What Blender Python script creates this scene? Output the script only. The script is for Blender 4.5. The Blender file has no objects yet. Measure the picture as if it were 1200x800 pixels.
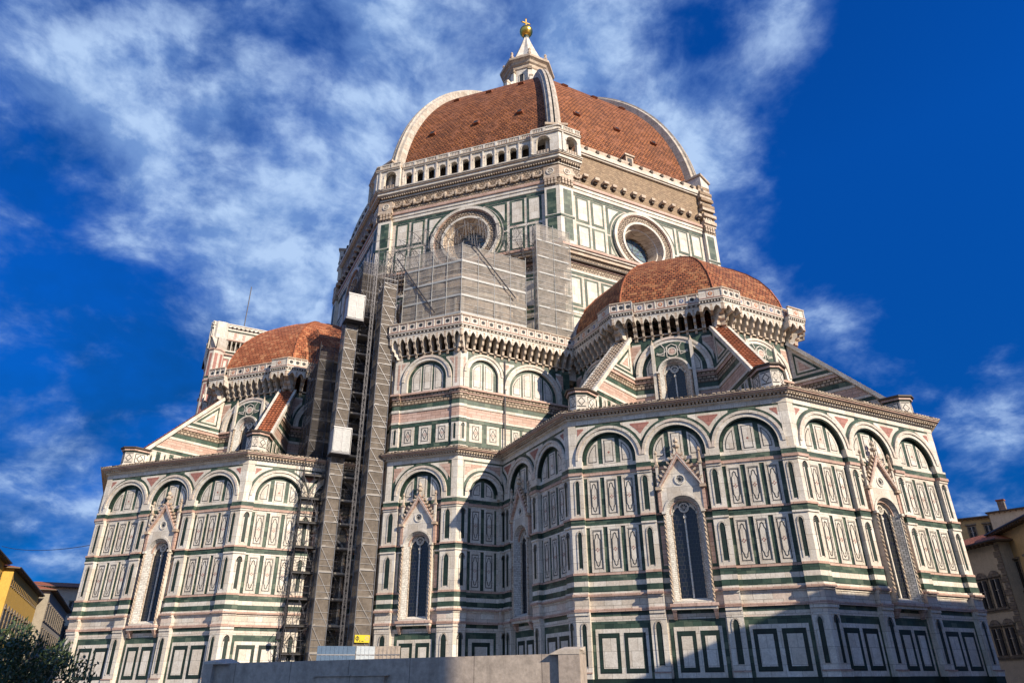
import bpy, bmesh, math, random
from math import sin, cos, tan, pi, radians, sqrt
from mathutils import Vector, Matrix
random.seed(7)
C = bpy.context.scene.collection
scene = bpy.context.scene

# ------------------------------------------------------------------ camera
cam_d = bpy.data.cameras.new('camera'); cam = bpy.data.objects.new('camera', cam_d); C.objects.link(cam)
cam_d.sensor_width = 36.0; cam_d.lens = 808.8 / 1200 * 36.0
cam_d.clip_start = 0.1; cam_d.clip_end = 3000
YAW, PIT, ROLL = radians(153.026), radians(26.503), radians(-0.46)
F = Vector((cos(YAW)*cos(PIT), sin(YAW)*cos(PIT), sin(PIT)))
R = Vector((sin(YAW), -cos(YAW), 0)); U = R.cross(F)
R2 = R*cos(ROLL) + U*sin(ROLL); U2 = -R*sin(ROLL) + U*cos(ROLL)
M3 = Matrix((R2, U2, -F)).transposed()
cam.matrix_world = Matrix.Translation((78.58, -43.491, 1.7)) @ M3.to_4x4()
scene.camera = cam

# ------------------------------------------------------------------ sun and sky
SUN_A, SUN_E = 19.0, 28.0            # degrees north of east, elevation
sl = bpy.data.lights.new('sun', 'SUN'); sl.energy = 5.0; sl.angle = radians(0.5); sl.color = (1.0, 0.86, 0.68)
so = bpy.data.objects.new('sun', sl); C.objects.link(so)
sdir = Vector((cos(radians(SUN_A))*cos(radians(SUN_E)), sin(radians(SUN_A))*cos(radians(SUN_E)), sin(radians(SUN_E))))
so.rotation_euler = sdir.to_track_quat('Z', 'Y').to_euler(); so.location = (120, 60, 120)

w = bpy.data.worlds.new('World'); scene.world = w; w.use_nodes = True
nt = w.node_tree; nt.nodes.clear()
def N(t, ty, **kw):
    n = t.nodes.new(ty)
    for k, v in kw.items(): setattr(n, k, v)
    return n
def setin(n, **kw):
    for k, v in kw.items(): n.inputs[k].default_value = v
out = N(nt, 'ShaderNodeOutputWorld'); bg = N(nt, 'ShaderNodeBackground')
bg.inputs['Strength'].default_value = 0.068
sky = N(nt, 'ShaderNodeTexSky'); sky.sky_type = 'NISHITA'; sky.sun_disc = False
sky.sun_elevation = radians(SUN_E); sky.sun_rotation = radians(90 - SUN_A)
sky.altitude = 50; sky.air_density = 1.0; sky.dust_density = 0.3; sky.ozone_density = 3.0
L = nt.links.new
tcw = N(nt, 'ShaderNodeTexCoord')
def vmath(op, a, b=None):
    n = N(nt, 'ShaderNodeVectorMath', operation=op)
    for i, s in enumerate((a, b)):
        if s is None: continue
        if isinstance(s, (tuple, Vector)): n.inputs[i].default_value = tuple(s)
        else: L(s, n.inputs[i])
    return n
def fmath(op, a, b=None, c=None, clamp=False):
    n = N(nt, 'ShaderNodeMath', operation=op); n.use_clamp = clamp
    for i, s in enumerate((a, b, c)):
        if s is None: continue
        if isinstance(s, (int, float)): n.inputs[i].default_value = s
        else: L(s, n.inputs[i])
    return n.outputs[0]
dirv = vmath('NORMALIZE', tcw.outputs['Generated']).outputs[0]
# saturated clear sky: deeper blue high and to the north
tint = N(nt, 'ShaderNodeMix', data_type='RGBA', blend_type='MULTIPLY'); tint.inputs['Factor'].default_value = 1.0
sepd = N(nt, 'ShaderNodeSeparateXYZ'); L(dirv, sepd.inputs[0])
hz = N(nt, 'ShaderNodeMapRange'); L(sepd.outputs['Z'], hz.inputs['Value']); setin(hz, **{'From Min': 0.0, 'From Max': 0.6, 'To Min': 0.30, 'To Max': 1.0})
hzc = vmath('SCALE', (0.02, 0.58, 1.62)); L(hz.outputs[0], hzc.inputs['Scale'])
L(sky.outputs[0], tint.inputs['A']); L(hzc.outputs[0], tint.inputs['B'])
# cloud field projected on a high flat layer
sep = N(nt, 'ShaderNodeSeparateXYZ'); L(dirv, sep.inputs[0])
zz = fmath('ADD', fmath('MAXIMUM', sep.outputs['Z'], 0.0), 0.42)
dv = N(nt, 'ShaderNodeCombineXYZ')
L(fmath('DIVIDE', sep.outputs['X'], zz), dv.inputs[0]); L(fmath('DIVIDE', sep.outputs['Y'], zz), dv.inputs[1]); L(fmath('MULTIPLY', sep.outputs['Z'], 0.8), dv.inputs[2])
warp = N(nt, 'ShaderNodeTexNoise'); setin(warp, Scale=3.5, Detail=3.0); L(dv.outputs[0], warp.inputs['Vector'])
wsub = vmath('SUBTRACT', warp.outputs['Color'], (0.5, 0.5, 0.5))
wsc = N(nt, 'ShaderNodeVectorMath', operation='SCALE'); L(wsub.outputs[0], wsc.inputs[0]); wsc.inputs['Scale'].default_value = 0.10
cvec = vmath('ADD', dv.outputs[0], wsc.outputs[0]).outputs[0]
n1 = N(nt, 'ShaderNodeTexNoise'); setin(n1, Scale=6.5, Detail=12.0, Roughness=0.60, Distortion=0.0); L(cvec, n1.inputs['Vector'])
n2 = N(nt, 'ShaderNodeTexNoise'); setin(n2, Scale=2.3, Detail=3.0, Roughness=0.5); L(vmath('ADD', cvec, (3.1, 7.7, 0)).outputs[0], n2.inputs['Vector'])
dens = fmath('ADD', fmath('MULTIPLY', fmath('SUBTRACT', n1.outputs['Fac'], 0.5), 1.75), fmath('MULTIPLY', fmath('SUBTRACT', n2.outputs['Fac'], 0.5), 0.55))
# broad banks: (direction, sharpness, amount)
def azel(px, py):
    d = F*808.8 + R2*(px-600) + U2*(400-py); return d.normalized()
BANKS = [((300, 140), 8, .24), ((330, 110), 30, .10), ((450, 220), 90, .14), ((300, 320), 140, .26), ((180, 215), 300, .20), ((400, 330), 300, .20), ((560, 60), 90, .20), ((440, 60), 100, .10),
         ((700, 80), 60, .26), ((780, 130), 200, .22), ((810, 190), 260, .26), ((960, -10), 260, .60), ((920, 50), 500, .30), ((930, 325), 300, .34), ((850, 280), 300, .30), ((1030, 352), 900, .26), ((930, 378), 900, .28), ((1160, 450), 400, .26),
         ((1160, 545), 200, .34), ((1000, 410), 700, .30), ((60, 600), 220, .34), ((100, 120), 200, .16), ((60, 20), 160, .12), ((90, 510), 500, .10), ((640, 60), 300, .12), ((700, 200), 400, .1), ((860, 130), 600, .2),
         ((1100, 150), 40, -.66), ((1100, 310), 300, -.16), ((60, 370), 160, -.22), ((150, 490), 400, -.14), ((30, 180), 300, -.16), ((150, 60), 500, -.10), ((830, 30), 900, -.26), ((1150, 250), 120, -.15), ((60, 665), 900, -.1), ((530, 240), 900, -.1), ((255, 220), 1500, -.1)]
acc = fmath('ADD', dens, 0.0)
BANKS += [(Vector((.85, -.45, .45)).normalized(), 2.5, .55), (Vector((.1, -.9, .4)).normalized(), 4, .35)]   # unseen cloud banks added behind the camera to neutralise the blue fill light
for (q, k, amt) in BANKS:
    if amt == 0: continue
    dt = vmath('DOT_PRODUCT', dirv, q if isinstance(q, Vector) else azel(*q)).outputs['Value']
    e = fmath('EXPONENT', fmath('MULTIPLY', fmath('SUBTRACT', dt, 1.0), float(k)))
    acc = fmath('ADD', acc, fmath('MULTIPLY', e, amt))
cr = N(nt, 'ShaderNodeValToRGB'); cr.color_ramp.interpolation = 'EASE'
cr.color_ramp.elements[0].position = 0.03; cr.color_ramp.elements[0].color = (0, 0, 0, 1)
cr.color_ramp.elements[1].position = 0.72; cr.color_ramp.elements[1].color = (1, 1, 1, 1)
L(acc, cr.inputs[0])
# dark undersides of the low clouds away from the sun
n3 = N(nt, 'ShaderNodeTexNoise'); setin(n3, Scale=3.2, Detail=7.0, Roughness=0.55); L(vmath('ADD', cvec, (9.3, 1.7, 2.0)).outputs[0], n3.inputs['Vector'])
dk = fmath('MULTIPLY', fmath('SUBTRACT', n3.outputs['Fac'], 0.42), 3.0, clamp=True)
side = fmath('MULTIPLY', fmath('SUBTRACT', vmath('DOT_PRODUCT', dirv, azel(-100, 380)).outputs['Value'], 0.72), 4.0, clamp=True)
dkc = N(nt, 'ShaderNodeMix', data_type='RGBA'); L(fmath('MULTIPLY', fmath('MULTIPLY', dk, side), 0.92), dkc.inputs['Factor']); L(tint.outputs['Result'], dkc.inputs['A']); dkc.inputs['B'].default_value = (0.03, 0.62, 2.2, 1)
mixs = N(nt, 'ShaderNodeMix', data_type='RGBA'); ccol = N(nt, 'ShaderNodeMix', data_type='RGBA'); L(cr.outputs[0], ccol.inputs['Factor'])
ccol.inputs['A'].default_value = (1.7, 3.3, 7.4, 1)
# bodies of the clouds are paler on the side that faces the sun
n4 = N(nt, 'ShaderNodeTexNoise'); setin(n4, Scale=6.5, Detail=8.0, Roughness=0.60, Distortion=0.0); L(vmath('ADD', cvec, (sdir.x*0.045, sdir.y*0.045, 0.02)).outputs[0], n4.inputs['Vector'])
lit = fmath('MULTIPLY_ADD', fmath('SUBTRACT', n1.outputs['Fac'], n4.outputs['Fac']), 5.5, 0.45, clamp=True)
cb_ = N(nt, 'ShaderNodeMix', data_type='RGBA'); L(lit, cb_.inputs['Factor']); cb_.inputs['A'].default_value = (2.1, 3.7, 7.2, 1); cb_.inputs['B'].default_value = (5.3, 7.2, 10.2, 1)
L(cb_.outputs['Result'], ccol.inputs['B'])
L(fmath('MULTIPLY', cr.outputs[0], 0.90), mixs.inputs['Factor']); L(dkc.outputs['Result'], mixs.inputs['A']); L(ccol.outputs['Result'], mixs.inputs['B'])
L(mixs.outputs['Result'], bg.inputs['Color']); L(bg.outputs[0], out.inputs[0])

vs = scene.view_settings; vs.view_transform = 'Standard'; vs.look = 'None'; vs.exposure = 0.5; vs.gamma = 1.0
scene.render.engine = 'CYCLES'

# ------------------------------------------------------------------ materials
MATS = {}
def mat(name, col, col2=None, block=None, mortar=0.6, rough=0.6, dirt=0.35, dirtcol=None, bump=0.15, metal=0.0, streak=0.25,
        use_uv=False, spec=0.3, msize=0.02, noise_scale=1.2, bias=0.0, third=None):
    m = bpy.data.materials.new(name); m.use_nodes = True; t = m.node_tree; t.nodes.clear()
    l = t.links.new
    o = N(t, 'ShaderNodeOutputMaterial'); b = N(t, 'ShaderNodeBsdfPrincipled'); l(b.outputs[0], o.inputs[0])
    b.inputs['Roughness'].default_value = rough; b.inputs['Metallic'].default_value = metal
    b.inputs['Specular IOR Level'].default_value = spec
    tc = N(t, 'ShaderNodeTexCoord'); src = tc.outputs['UV'] if use_uv else tc.outputs['Object']
    sp = N(t, 'ShaderNodeSeparateXYZ'); l(src, sp.inputs[0])
    if use_uv: vec = src
    else:
        cb = N(t, 'ShaderNodeCombineXYZ')
        ad = N(t, 'ShaderNodeMath', operation='ADD'); l(sp.outputs[0], ad.inputs[0]); l(sp.outputs[1], ad.inputs[1])
        l(ad.outputs[0], cb.inputs[0]); l(sp.outputs[2], cb.inputs[1]); vec = cb.outputs[0]
    cur = None; h = None
    c4 = lambda c: (c[0], c[1], c[2], 1)
    if col2 is None: col2 = tuple(x*0.8 for x in col)
    if block:
        br = N(t, 'ShaderNodeTexBrick'); l(vec, br.inputs['Vector'])
        setin(br, **{'Color1': c4(col), 'Color2': c4(col2), 'Mortar': c4(tuple(x*mortar for x in col2)), 'Scale': 1.0,
                     'Mortar Size': msize, 'Mortar Smooth': 0.2, 'Bias': bias, 'Brick Width': block[0], 'Row Height': block[1]})
        cur = br.outputs['Color']; h = br.outputs['Fac']
        if third:
            br2 = N(t, 'ShaderNodeTexBrick'); mp = N(t, 'ShaderNodeMapping'); l(vec, mp.inputs[0]); mp.inputs['Location'].default_value = (block[0]*14, block[1]*22, 0); l(mp.outputs[0], br2.inputs['Vector'])
            setin(br2, **{'Color1': (0, 0, 0, 1), 'Color2': (1, 1, 1, 1), 'Mortar': (0, 0, 0, 1), 'Scale': 1.0, 'Mortar Size': 0.0, 'Bias': -0.1, 'Brick Width': block[0], 'Row Height': block[1]})
            rp = N(t, 'ShaderNodeMapRange'); l(br2.outputs['Color'], rp.inputs['Value']); setin(rp, **{'From Min': 0.55, 'From Max': 0.9})
            mx = N(t, 'ShaderNodeMix', data_type='RGBA'); l(rp.outputs[0], mx.inputs['Factor']); l(cur, mx.inputs['A']); mx.inputs['B'].default_value = c4(third); cur = mx.outputs['Result']
    else:
        nz = N(t, 'ShaderNodeTexNoise'); setin(nz, Scale=noise_scale*2, Detail=5.0); l(vec, nz.inputs['Vector'])
        mx = N(t, 'ShaderNodeMix', data_type='RGBA'); l(nz.outputs['Fac'], mx.inputs['Factor']); mx.inputs['A'].default_value = c4(col); mx.inputs['B'].default_value = c4(col2)
        cur = mx.outputs['Result']
    if dirt > 0:
        dc = dirtcol or tuple(x*0.35 for x in col)
        nz = N(t, 'ShaderNodeTexNoise'); setin(nz, Scale=noise_scale, Detail=8.0, Roughness=0.65); l(tc.outputs['Object'], nz.inputs['Vector'])
        rp = N(t, 'ShaderNodeMapRange'); l(nz.outputs['Fac'], rp.inputs['Value']); setin(rp, **{'From Min': 0.45, 'From Max': 0.75, 'To Min': 0.0, 'To Max': dirt})
        mx = N(t, 'ShaderNodeMix', data_type='RGBA'); l(rp.outputs[0], mx.inputs['Factor']); l(cur, mx.inputs['A']); mx.inputs['B'].default_value = c4(dc); cur = mx.outputs['Result']
    if streak > 0:
        mp = N(t, 'ShaderNodeMapping'); l(tc.outputs['Object'], mp.inputs[0]); mp.inputs['Scale'].default_value = (3.0, 3.0, 0.25)
        nz = N(t, 'ShaderNodeTexNoise'); setin(nz, Scale=1.0, Detail=5.0, Roughness=0.6); l(mp.outputs[0], nz.inputs['Vector'])
        rp = N(t, 'ShaderNodeMapRange'); l(nz.outputs['Fac'], rp.inputs['Value']); setin(rp, **{'From Min': 0.5, 'From Max': 0.8, 'To Min': 0.0, 'To Max': streak})
        mx = N(t, 'ShaderNodeMix', data_type='RGBA'); l(rp.outputs[0], mx.inputs['Factor']); l(cur, mx.inputs['A']); mx.inputs['B'].default_value = c4(tuple(x*0.4 for x in col)); cur = mx.outputs['Result']
    if streak > 0 and rough > .4:      # fine grain and pitting
        gz = N(t, 'ShaderNodeTexNoise'); setin(gz, Scale=9.0, Detail=10.0, Roughness=0.75); l(tc.outputs['Object'], gz.inputs['Vector'])
        gr = N(t, 'ShaderNodeMapRange'); l(gz.outputs['Fac'], gr.inputs['Value']); setin(gr, **{'From Min': 0.25, 'From Max': 0.75, 'To Min': 0.62, 'To Max': 1.16})
        gm = N(t, 'ShaderNodeVectorMath', operation='SCALE'); l(cur, gm.inputs[0]); l(gr.outputs[0], gm.inputs['Scale']); cur = gm.outputs[0]
    l(cur, b.inputs['Base Color'])
    if bump > 0:
        fz = N(t, 'ShaderNodeTexNoise'); setin(fz, Scale=14.0, Detail=4.0); l(tc.outputs['Object'], fz.inputs['Vector'])
        bp = N(t, 'ShaderNodeBump'); bp.inputs['Strength'].default_value = bump; bp.inputs['Distance'].default_value = 0.03
        if h is not None:
            sb = N(t, 'ShaderNodeMath', operation='MULTIPLY_ADD'); l(h, sb.inputs[0]); sb.inputs[1].default_value = -1.5; l(fz.outputs['Fac'], sb.inputs[2]); l(sb.outputs[0], bp.inputs['Height'])
        else: l(fz.outputs['Fac'], bp.inputs['Height'])
        l(bp.outputs[0], b.inputs['Normal'])
    MATS[name] = m; return m
mat('white', (.76, .72, .64), (.60, .53, .44), (1.15, .42), mortar=.45, dirt=.5, dirtcol=(.34, .27, .20), streak=.35, msize=.016, third=(.70, .58, .49))
mat('white_plain', (.78, .74, .66), (.64, .58, .49), (.85, .9), mortar=.5, dirt=.45, dirtcol=(.36, .29, .21), streak=.3, msize=.012)
mat('cream', (.66, .56, .44), (.50, .38, .28), (.8, .3), mortar=.5, dirt=.55, dirtcol=(.22, .15, .1), streak=.35, msize=.015)
mat('green', (.060, .105, .075), (.022, .045, .034), (.55, .4), mortar=.5, dirt=.2, streak=.1, rough=.5, msize=.012, third=(.13, .17, .12))
mat('green_dark', (.022, .045, .034), (.014, .026, .022), (.55, .4), mortar=.5, dirt=.2, streak=.1, rough=.5, msize=.012)
mat('pink', (.46, .21, .17), (.36, .15, .12), (.7, .35), mortar=.6, dirt=.3, dirtcol=(.3, .22, .18), streak=.1)
mat('mosaic', (.72, .70, .66), (.40, .40, .38), (.13, .13), mortar=.5, dirt=.3, dirtcol=(.3, .22, .16), streak=.15, msize=.012)
mat('rib_stone', (.62, .56, .48), (.48, .42, .34), (1.2, .8), mortar=.4, dirt=.6, dirtcol=(.2, .16, .12), streak=.5, msize=.02)
mat('pinkish', (.64, .46, .38), (.50, .33, .26), (.9, .3), mortar=.6, dirt=.4, dirtcol=(.3, .18, .12), streak=.3)
mat('line', (.03, .035, .04), None, None, dirt=0, streak=0, bump=0)
mat('shadow_stone', (.10, .075, .055), (.06, .045, .035), None, dirt=.3, streak=.3)  # dark stone: shade of recesses put into the colour, also plain dark roofing
mat('carved', (.56, .46, .35), (.30, .22, .15), (.35, .28), mortar=.35, dirt=.6, dirtcol=(.16, .11, .08), bump=.9, msize=.05)
mat('rubble', (.50, .36, .22), (.30, .20, .12), (.38, .16), mortar=.5, dirt=.5, dirtcol=(.12, .09, .06), bump=.8, msize=.02)
mat('tile', (.43, .155, .055), (.22, .075, .032), (.46, .38), mortar=.12, dirt=.5, dirtcol=(.07, .04, .03), use_uv=True, bump=1.0, msize=.055, streak=.2, noise_scale=.25, third=(.36, .14, .07), rough=.8)
mat('tile_small', (.44, .15, .06), (.22, .07, .035), (.38, .31), mortar=.1, dirt=.35, dirtcol=(.07, .04, .03), use_uv=True, bump=1.0, msize=.04, streak=.2, noise_scale=.3, third=(.44, .20, .09), rough=.8)
mat('tile_bright', (.48, .16, .07), (.32, .10, .045), (.42, .34), mortar=.2, dirt=.2, dirtcol=(.10, .05, .03), use_uv=True, bump=.9, msize=.03, streak=.15, noise_scale=.3, third=(.56, .25, .12), rough=.8)
mat('gold', (.95, .62, .14), (.85, .5, .1), None, dirt=.1, streak=0, metal=1.0, rough=.28, bump=0)
mat('steel', (.30, .30, .31), (.20, .20, .21), None, dirt=.3, streak=0, metal=.5, rough=.5, bump=0)
mat('steel_dark', (.09, .09, .10), (.05, .05, .06), None, dirt=.2, streak=0, metal=.4, rough=.5, bump=0)
mat('plank', (.30, .28, .25), (.22, .20, .18), None, dirt=.3, streak=0, bump=0)
mat('cabin_white', (.52, .53, .52), (.40, .41, .40), None, dirt=.25, streak=.3, bump=0, rough=.5)
mat('sign_yellow', (.62, .50, .02), (.55, .43, .02), None, dirt=.05, streak=0, bump=0)
mat('hoarding', (.45, .50, .54), (.5, .56, .6), None, dirt=.2, streak=.2, bump=0)
mat('hoarding_blue', (.10, .17, .28), (.08, .13, .2), None, dirt=.2, streak=.2, bump=0)
mat('concrete', (.52, .44, .36), (.43, .36, .30), (1.6, 3.0), mortar=.45, dirt=.6, streak=.6, noise_scale=3.5, msize=.010)
mat('cream_stone', (.62, .55, .46), (.52, .45, .37), None, dirt=.3, streak=.2)
mat('paving', (.36, .33, .29), (.28, .26, .23), (.9, .5), mortar=.5, dirt=.3, streak=0, bump=.3, msize=.012)
mat('wall_yellow', (.72, .46, .10), (.62, .38, .08), None, dirt=.3, streak=.3, rough=.8)
mat('wall_ochre', (.66, .49, .25), (.54, .39, .19), None, dirt=.35, streak=.35, rough=.8)
mat('wall_cream', (.66, .57, .42), (.54, .46, .34), None, dirt=.35, streak=.35, rough=.8)
mat('wall_grey', (.40, .36, .29), (.32, .28, .22), None, dirt=.35, streak=.35, rough=.8)
mat('pietra', (.30, .25, .19), (.20, .165, .12), (.6, .35), mortar=.5, dirt=.3, streak=.3, bump=.5)
mat('shutter', (.045, .04, .035), (.03, .027, .024), (.9, .06), mortar=.4, dirt=.2, streak=0, rough=.6)
mat('eave_wood', (.20, .14, .09), (.12, .085, .055), None, dirt=.2, streak=0)
mat('bark', (.10, .075, .05), (.05, .04, .03), None, dirt=.3, streak=0, bump=.8)
mat('leaf', (.03, .055, .02), (.06, .09, .03), None, dirt=.1, streak=0, bump=0, rough=.35, spec=.5, noise_scale=3)
mat('leaf_pale', (.09, .12, .045), (.05, .08, .03), None, dirt=.1, streak=0, bump=0, rough=.35, spec=.5, noise_scale=3)
mat('copper', (.16, .22, .19), (.10, .13, .12), None, dirt=.3, streak=.3, bump=.1)
mat('rosette_blue', (.08, .13, .30), (.06, .09, .2), None, dirt=.2, streak=0, bump=0)
mat('rosette_orange', (.55, .20, .08), (.4, .14, .06), None, dirt=.2, streak=0, bump=0)
def glass(name, col, rough):
    m = bpy.data.materials.new(name); m.use_nodes = True; t = m.node_tree; b = t.nodes['Principled BSDF']
    tc = N(t, 'ShaderNodeTexCoord'); nz = N(t, 'ShaderNodeTexNoise'); setin(nz, Scale=2.5, Detail=4.0); t.links.new(tc.outputs['Object'], nz.inputs['Vector'])
    cr = N(t, 'ShaderNodeValToRGB'); cr.color_ramp.elements[0].color = (col[0]*.5, col[1]*.5, col[2]*.5, 1); cr.color_ramp.elements[1].color = (col[0]*1.5, col[1]*1.5, col[2]*1.5, 1)
    t.links.new(nz.outputs['Fac'], cr.inputs[0]); sp = N(t, 'ShaderNodeSeparateXYZ'); cb = N(t, 'ShaderNodeCombineXYZ'); t.links.new(tc.outputs['Object'], sp.inputs[0]); t.links.new(sp.outputs[0], cb.inputs[0]); t.links.new(sp.outputs[2], cb.inputs[1])
    bk = N(t, 'ShaderNodeTexBrick'); t.links.new(cb.outputs[0], bk.inputs['Vector']); setin(bk, **{'Scale': 1.0, 'Mortar Size': .012, 'Brick Width': .22, 'Row Height': .26, 'Mortar': (.045, .045, .045, 1)}); t.links.new(cr.outputs[0], bk.inputs['Color1']); bk.inputs['Color2'].default_value = (col[0]*.4, col[1]*.5, col[2]*1.2, 1)
    t.links.new(bk.outputs['Color'], b.inputs['Base Color'])
    b.inputs['Roughness'].default_value = rough; b.inputs['Specular IOR Level'].default_value = .5
    MATS[name] = m
glass('glass_dark', (.012, .016, .018), .18); glass('glass_green', (.10, .20, .20), .25)
def netting(name, col, a0, a1, sc=9.0):
    m = bpy.data.materials.new(name); m.use_nodes = True; t = m.node_tree; t.nodes.clear(); l = t.links.new
    o = N(t, 'ShaderNodeOutputMaterial'); mx = N(t, 'ShaderNodeMixShader'); tr = N(t, 'ShaderNodeBsdfTransparent')
    d = N(t, 'ShaderNodeBsdfDiffuse'); tl = N(t, 'ShaderNodeBsdfTranslucent'); ms = N(t, 'ShaderNodeMixShader'); ms.inputs[0].default_value = .3
    tc = N(t, 'ShaderNodeTexCoord'); nz = N(t, 'ShaderNodeTexNoise'); setin(nz, Scale=sc*.18, Detail=6.0, Roughness=.7); l(tc.outputs['Object'], nz.inputs['Vector'])
    rp = N(t, 'ShaderNodeMapRange'); l(nz.outputs['Fac'], rp.inputs['Value']); setin(rp, **{'From Min': .3, 'From Max': .7, 'To Min': a0, 'To Max': a1})
    cr = N(t, 'ShaderNodeMix', data_type='RGBA'); l(nz.outputs['Fac'], cr.inputs['Factor']); cr.inputs['A'].default_value = (*[x*.7 for x in col], 1); cr.inputs['B'].default_value = (*[x*1.2 for x in col], 1)
    l(cr.outputs['Result'], d.inputs[0]); l(cr.outputs['Result'], tl.inputs[0]); l(d.outputs[0], ms.inputs[1]); l(tl.outputs[0], ms.inputs[2])
    l(rp.outputs[0], mx.inputs[0]); l(tr.outputs[0], mx.inputs[1]); l(ms.outputs[0], mx.inputs[2]); l(mx.outputs[0], o.inputs[0])
    MATS[name] = m
netting('net_brown', (.30, .26, .22), .5, .85); netting('net_grey', (.46, .42, .375), .45, .80); netting('net_dark', (.13, .12, .115), .35, .7)

# ------------------------------------------------------------------ mesh builder (u along the face, d outward, z up)
T8 = tan(pi/8)
class MB:
    def __init__(s): s.v = []; s.f = []; s.m = []; s.slots = []; s.uv = {}
    def mi(s, m):
        if m not in s.slots: s.slots.append(m)
        return s.slots.index(m)
    def poly(s, pts, m, uv=None):
        i = len(s.v); s.v += [(p[0], -p[1], p[2]) for p in pts]; s.f.append(tuple(range(i, i+len(pts)))); s.m.append(s.mi(m))
        if uv: s.uv[len(s.f)-1] = uv
    def hexa(s, a, b, m):      # a: 4 bottom points, b: 4 top points, same order
        s.poly(a[::-1], m); s.poly(b, m)
        for i in range(4):
            j = (i+1) % 4; s.poly([a[i], a[j], b[j], b[i]], m)
    def box(s, u0, u1, d0, d1, z0, z1, m, ml=0.0, mr=0.0):
        a = [(u0-ml*d0, d0, z0), (u1+mr*d0, d0, z0), (u1+mr*d1, d1, z0), (u0-ml*d1, d1, z0)]
        b = [(p[0], p[1], z1) for p in a]; s.hexa(a, b, m)
    def prism(s, pts, d0, d1, m, back=False):
        n = len(pts); s.poly([(p[0], d1, p[1]) for p in pts], m)
        if back: s.poly([(p[0], d0, p[1]) for p in pts][::-1], m)
        for i in range(n):
            a, b = pts[i], pts[(i+1) % n]; s.poly([(a[0], d0, a[1]), (b[0], d0, b[1]), (b[0], d1, b[1]), (a[0], d1, a[1])], m)
    def ring(s, uc, zc, ri, ro, d0, d1, m, a0=0, a1=pi, n=20, di=None):
        if di is None: di = d1
        for k in range(n):
            p, q = a0+(a1-a0)*k/n, a0+(a1-a0)*(k+1)/n
            P = lambda r, a, d: (uc+r*cos(a), d, zc+r*sin(a))
            s.poly([P(ri, p, di), P(ro, p, d1), P(ro, q, d1), P(ri, q, di)], m)
            s.poly([P(ri, p, d0), P(ri, p, di), P(ri, q, di), P(ri, q, d0)], m)
            s.poly([P(ro, p, d0), P(ro, q, d0), P(ro, q, d1), P(ro, p, d1)], m)
    def strip(s, pts, wd, d0, d1, m, closed=True):
        n = len(pts)
        for i in range(n if closed else n-1):
            a, b = pts[i], pts[(i+1) % n]; dx, dz = b[0]-a[0], b[1]-a[1]; ln = sqrt(dx*dx+dz*dz) or 1; nx, nz_ = -dz/ln*wd/2, dx/ln*wd/2
            ex, ez = dx/ln*wd/2, dz/ln*wd/2
            s.poly([(a[0]-ex+nx, d1, a[1]-ez+nz_), (a[0]-ex-nx, d1, a[1]-ez-nz_), (b[0]+ex-nx, d1, b[1]+ez-nz_), (b[0]+ex+nx, d1, b[1]+ez+nz_)], m)
    def bar(s, p, q, r, m, sides=4):
        p, q = Vector((p[0], p[1], p[2])), Vector((q[0], q[1], q[2])); ax = (q-p)
        if ax.length < 1e-6: return
        ax.normalize(); up = Vector((0, 0, 1)) if abs(ax.z) < .9 else Vector((1, 0, 0)); a = ax.cross(up).normalized(); b = ax.cross(a)
        ra = [p+(a*cos(2*pi*k/sides+pi/4)+b*sin(2*pi*k/sides+pi/4))*r for k in range(sides)]; rb = [v+(q-p) for v in ra]
        for k in range(sides):
            j = (k+1) % sides; s.poly([ra[k], ra[j], rb[j], rb[k]], m)
        s.poly(ra[::-1], m); s.poly(rb, m)
    def lathe(s, cx, cd, prof, m, n=12, a0=0.0, rot=0.0):
        for (r0, z0), (r1, z1) in zip(prof, prof[1:]):
            for k in range(n):
                p, q = rot+2*pi*k/n, rot+2*pi*(k+1)/n
                pts = [(cx+r0*cos(p), cd+r0*sin(p), z0), (cx+r0*cos(q), cd+r0*sin(q), z0), (cx+r1*cos(q), cd+r1*sin(q), z1), (cx+r1*cos(p), cd+r1*sin(p), z1)]
                if r0 < 1e-5: pts = [pts[0], pts[2], pts[3]]
                elif r1 < 1e-5: pts = pts[:3]
                s.poly(pts, m)
    def build(s, name, parent=None, loc=None, rotz=None, smooth=False, recalc=True):
        me = bpy.data.meshes.new(name); me.from_pydata(s.v, [], s.f)
        for m in s.slots: me.materials.append(MATS[m])
        me.polygons.foreach_set('material_index', s.m)
        if s.uv:
            uvl = me.uv_layers.new(name='UVMap')
            for fi, uvs in s.uv.items():
                for li, q in zip(me.polygons[fi].loop_indices, uvs): uvl.data[li].uv = q
        if recalc:
            bm = bmesh.new(); bm.from_mesh(me); bmesh.ops.remove_doubles(bm, verts=bm.verts, dist=1e-5); bmesh.ops.recalc_face_normals(bm, faces=bm.faces); bm.to_mesh(me); bm.free()
        if smooth:
            for p in me.polygons: p.use_smooth = True
        me.update()
        o = bpy.data.objects.new(name, me); C.objects.link(o)
        if parent: o.parent = parent
        if loc is not None: o.location = loc
        if rotz is not None: o.rotation_euler = (0, 0, rotz)
        return o
def tag(o, label, cat, group=None, kind=None):
    if label: o['label'] = label
    if cat: o['category'] = cat
    if group: o['group'] = group
    if kind: o['kind'] = kind
    return o
def empty(name, loc, label, cat, rz=0, group=None):
    o = bpy.data.objects.new(name, None); C.objects.link(o); o.location = loc; o.rotation_euler = (0, 0, rz); o.empty_display_size = .5
    return tag(o, label, cat, group)
def frame(deg, ap, cx=0., cy=0.):          # location and rotation of a face frame
    a = radians(deg); return dict(loc=(cx+ap*cos(a), cy+ap*sin(a), 0), rotz=a+pi/2)

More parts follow.
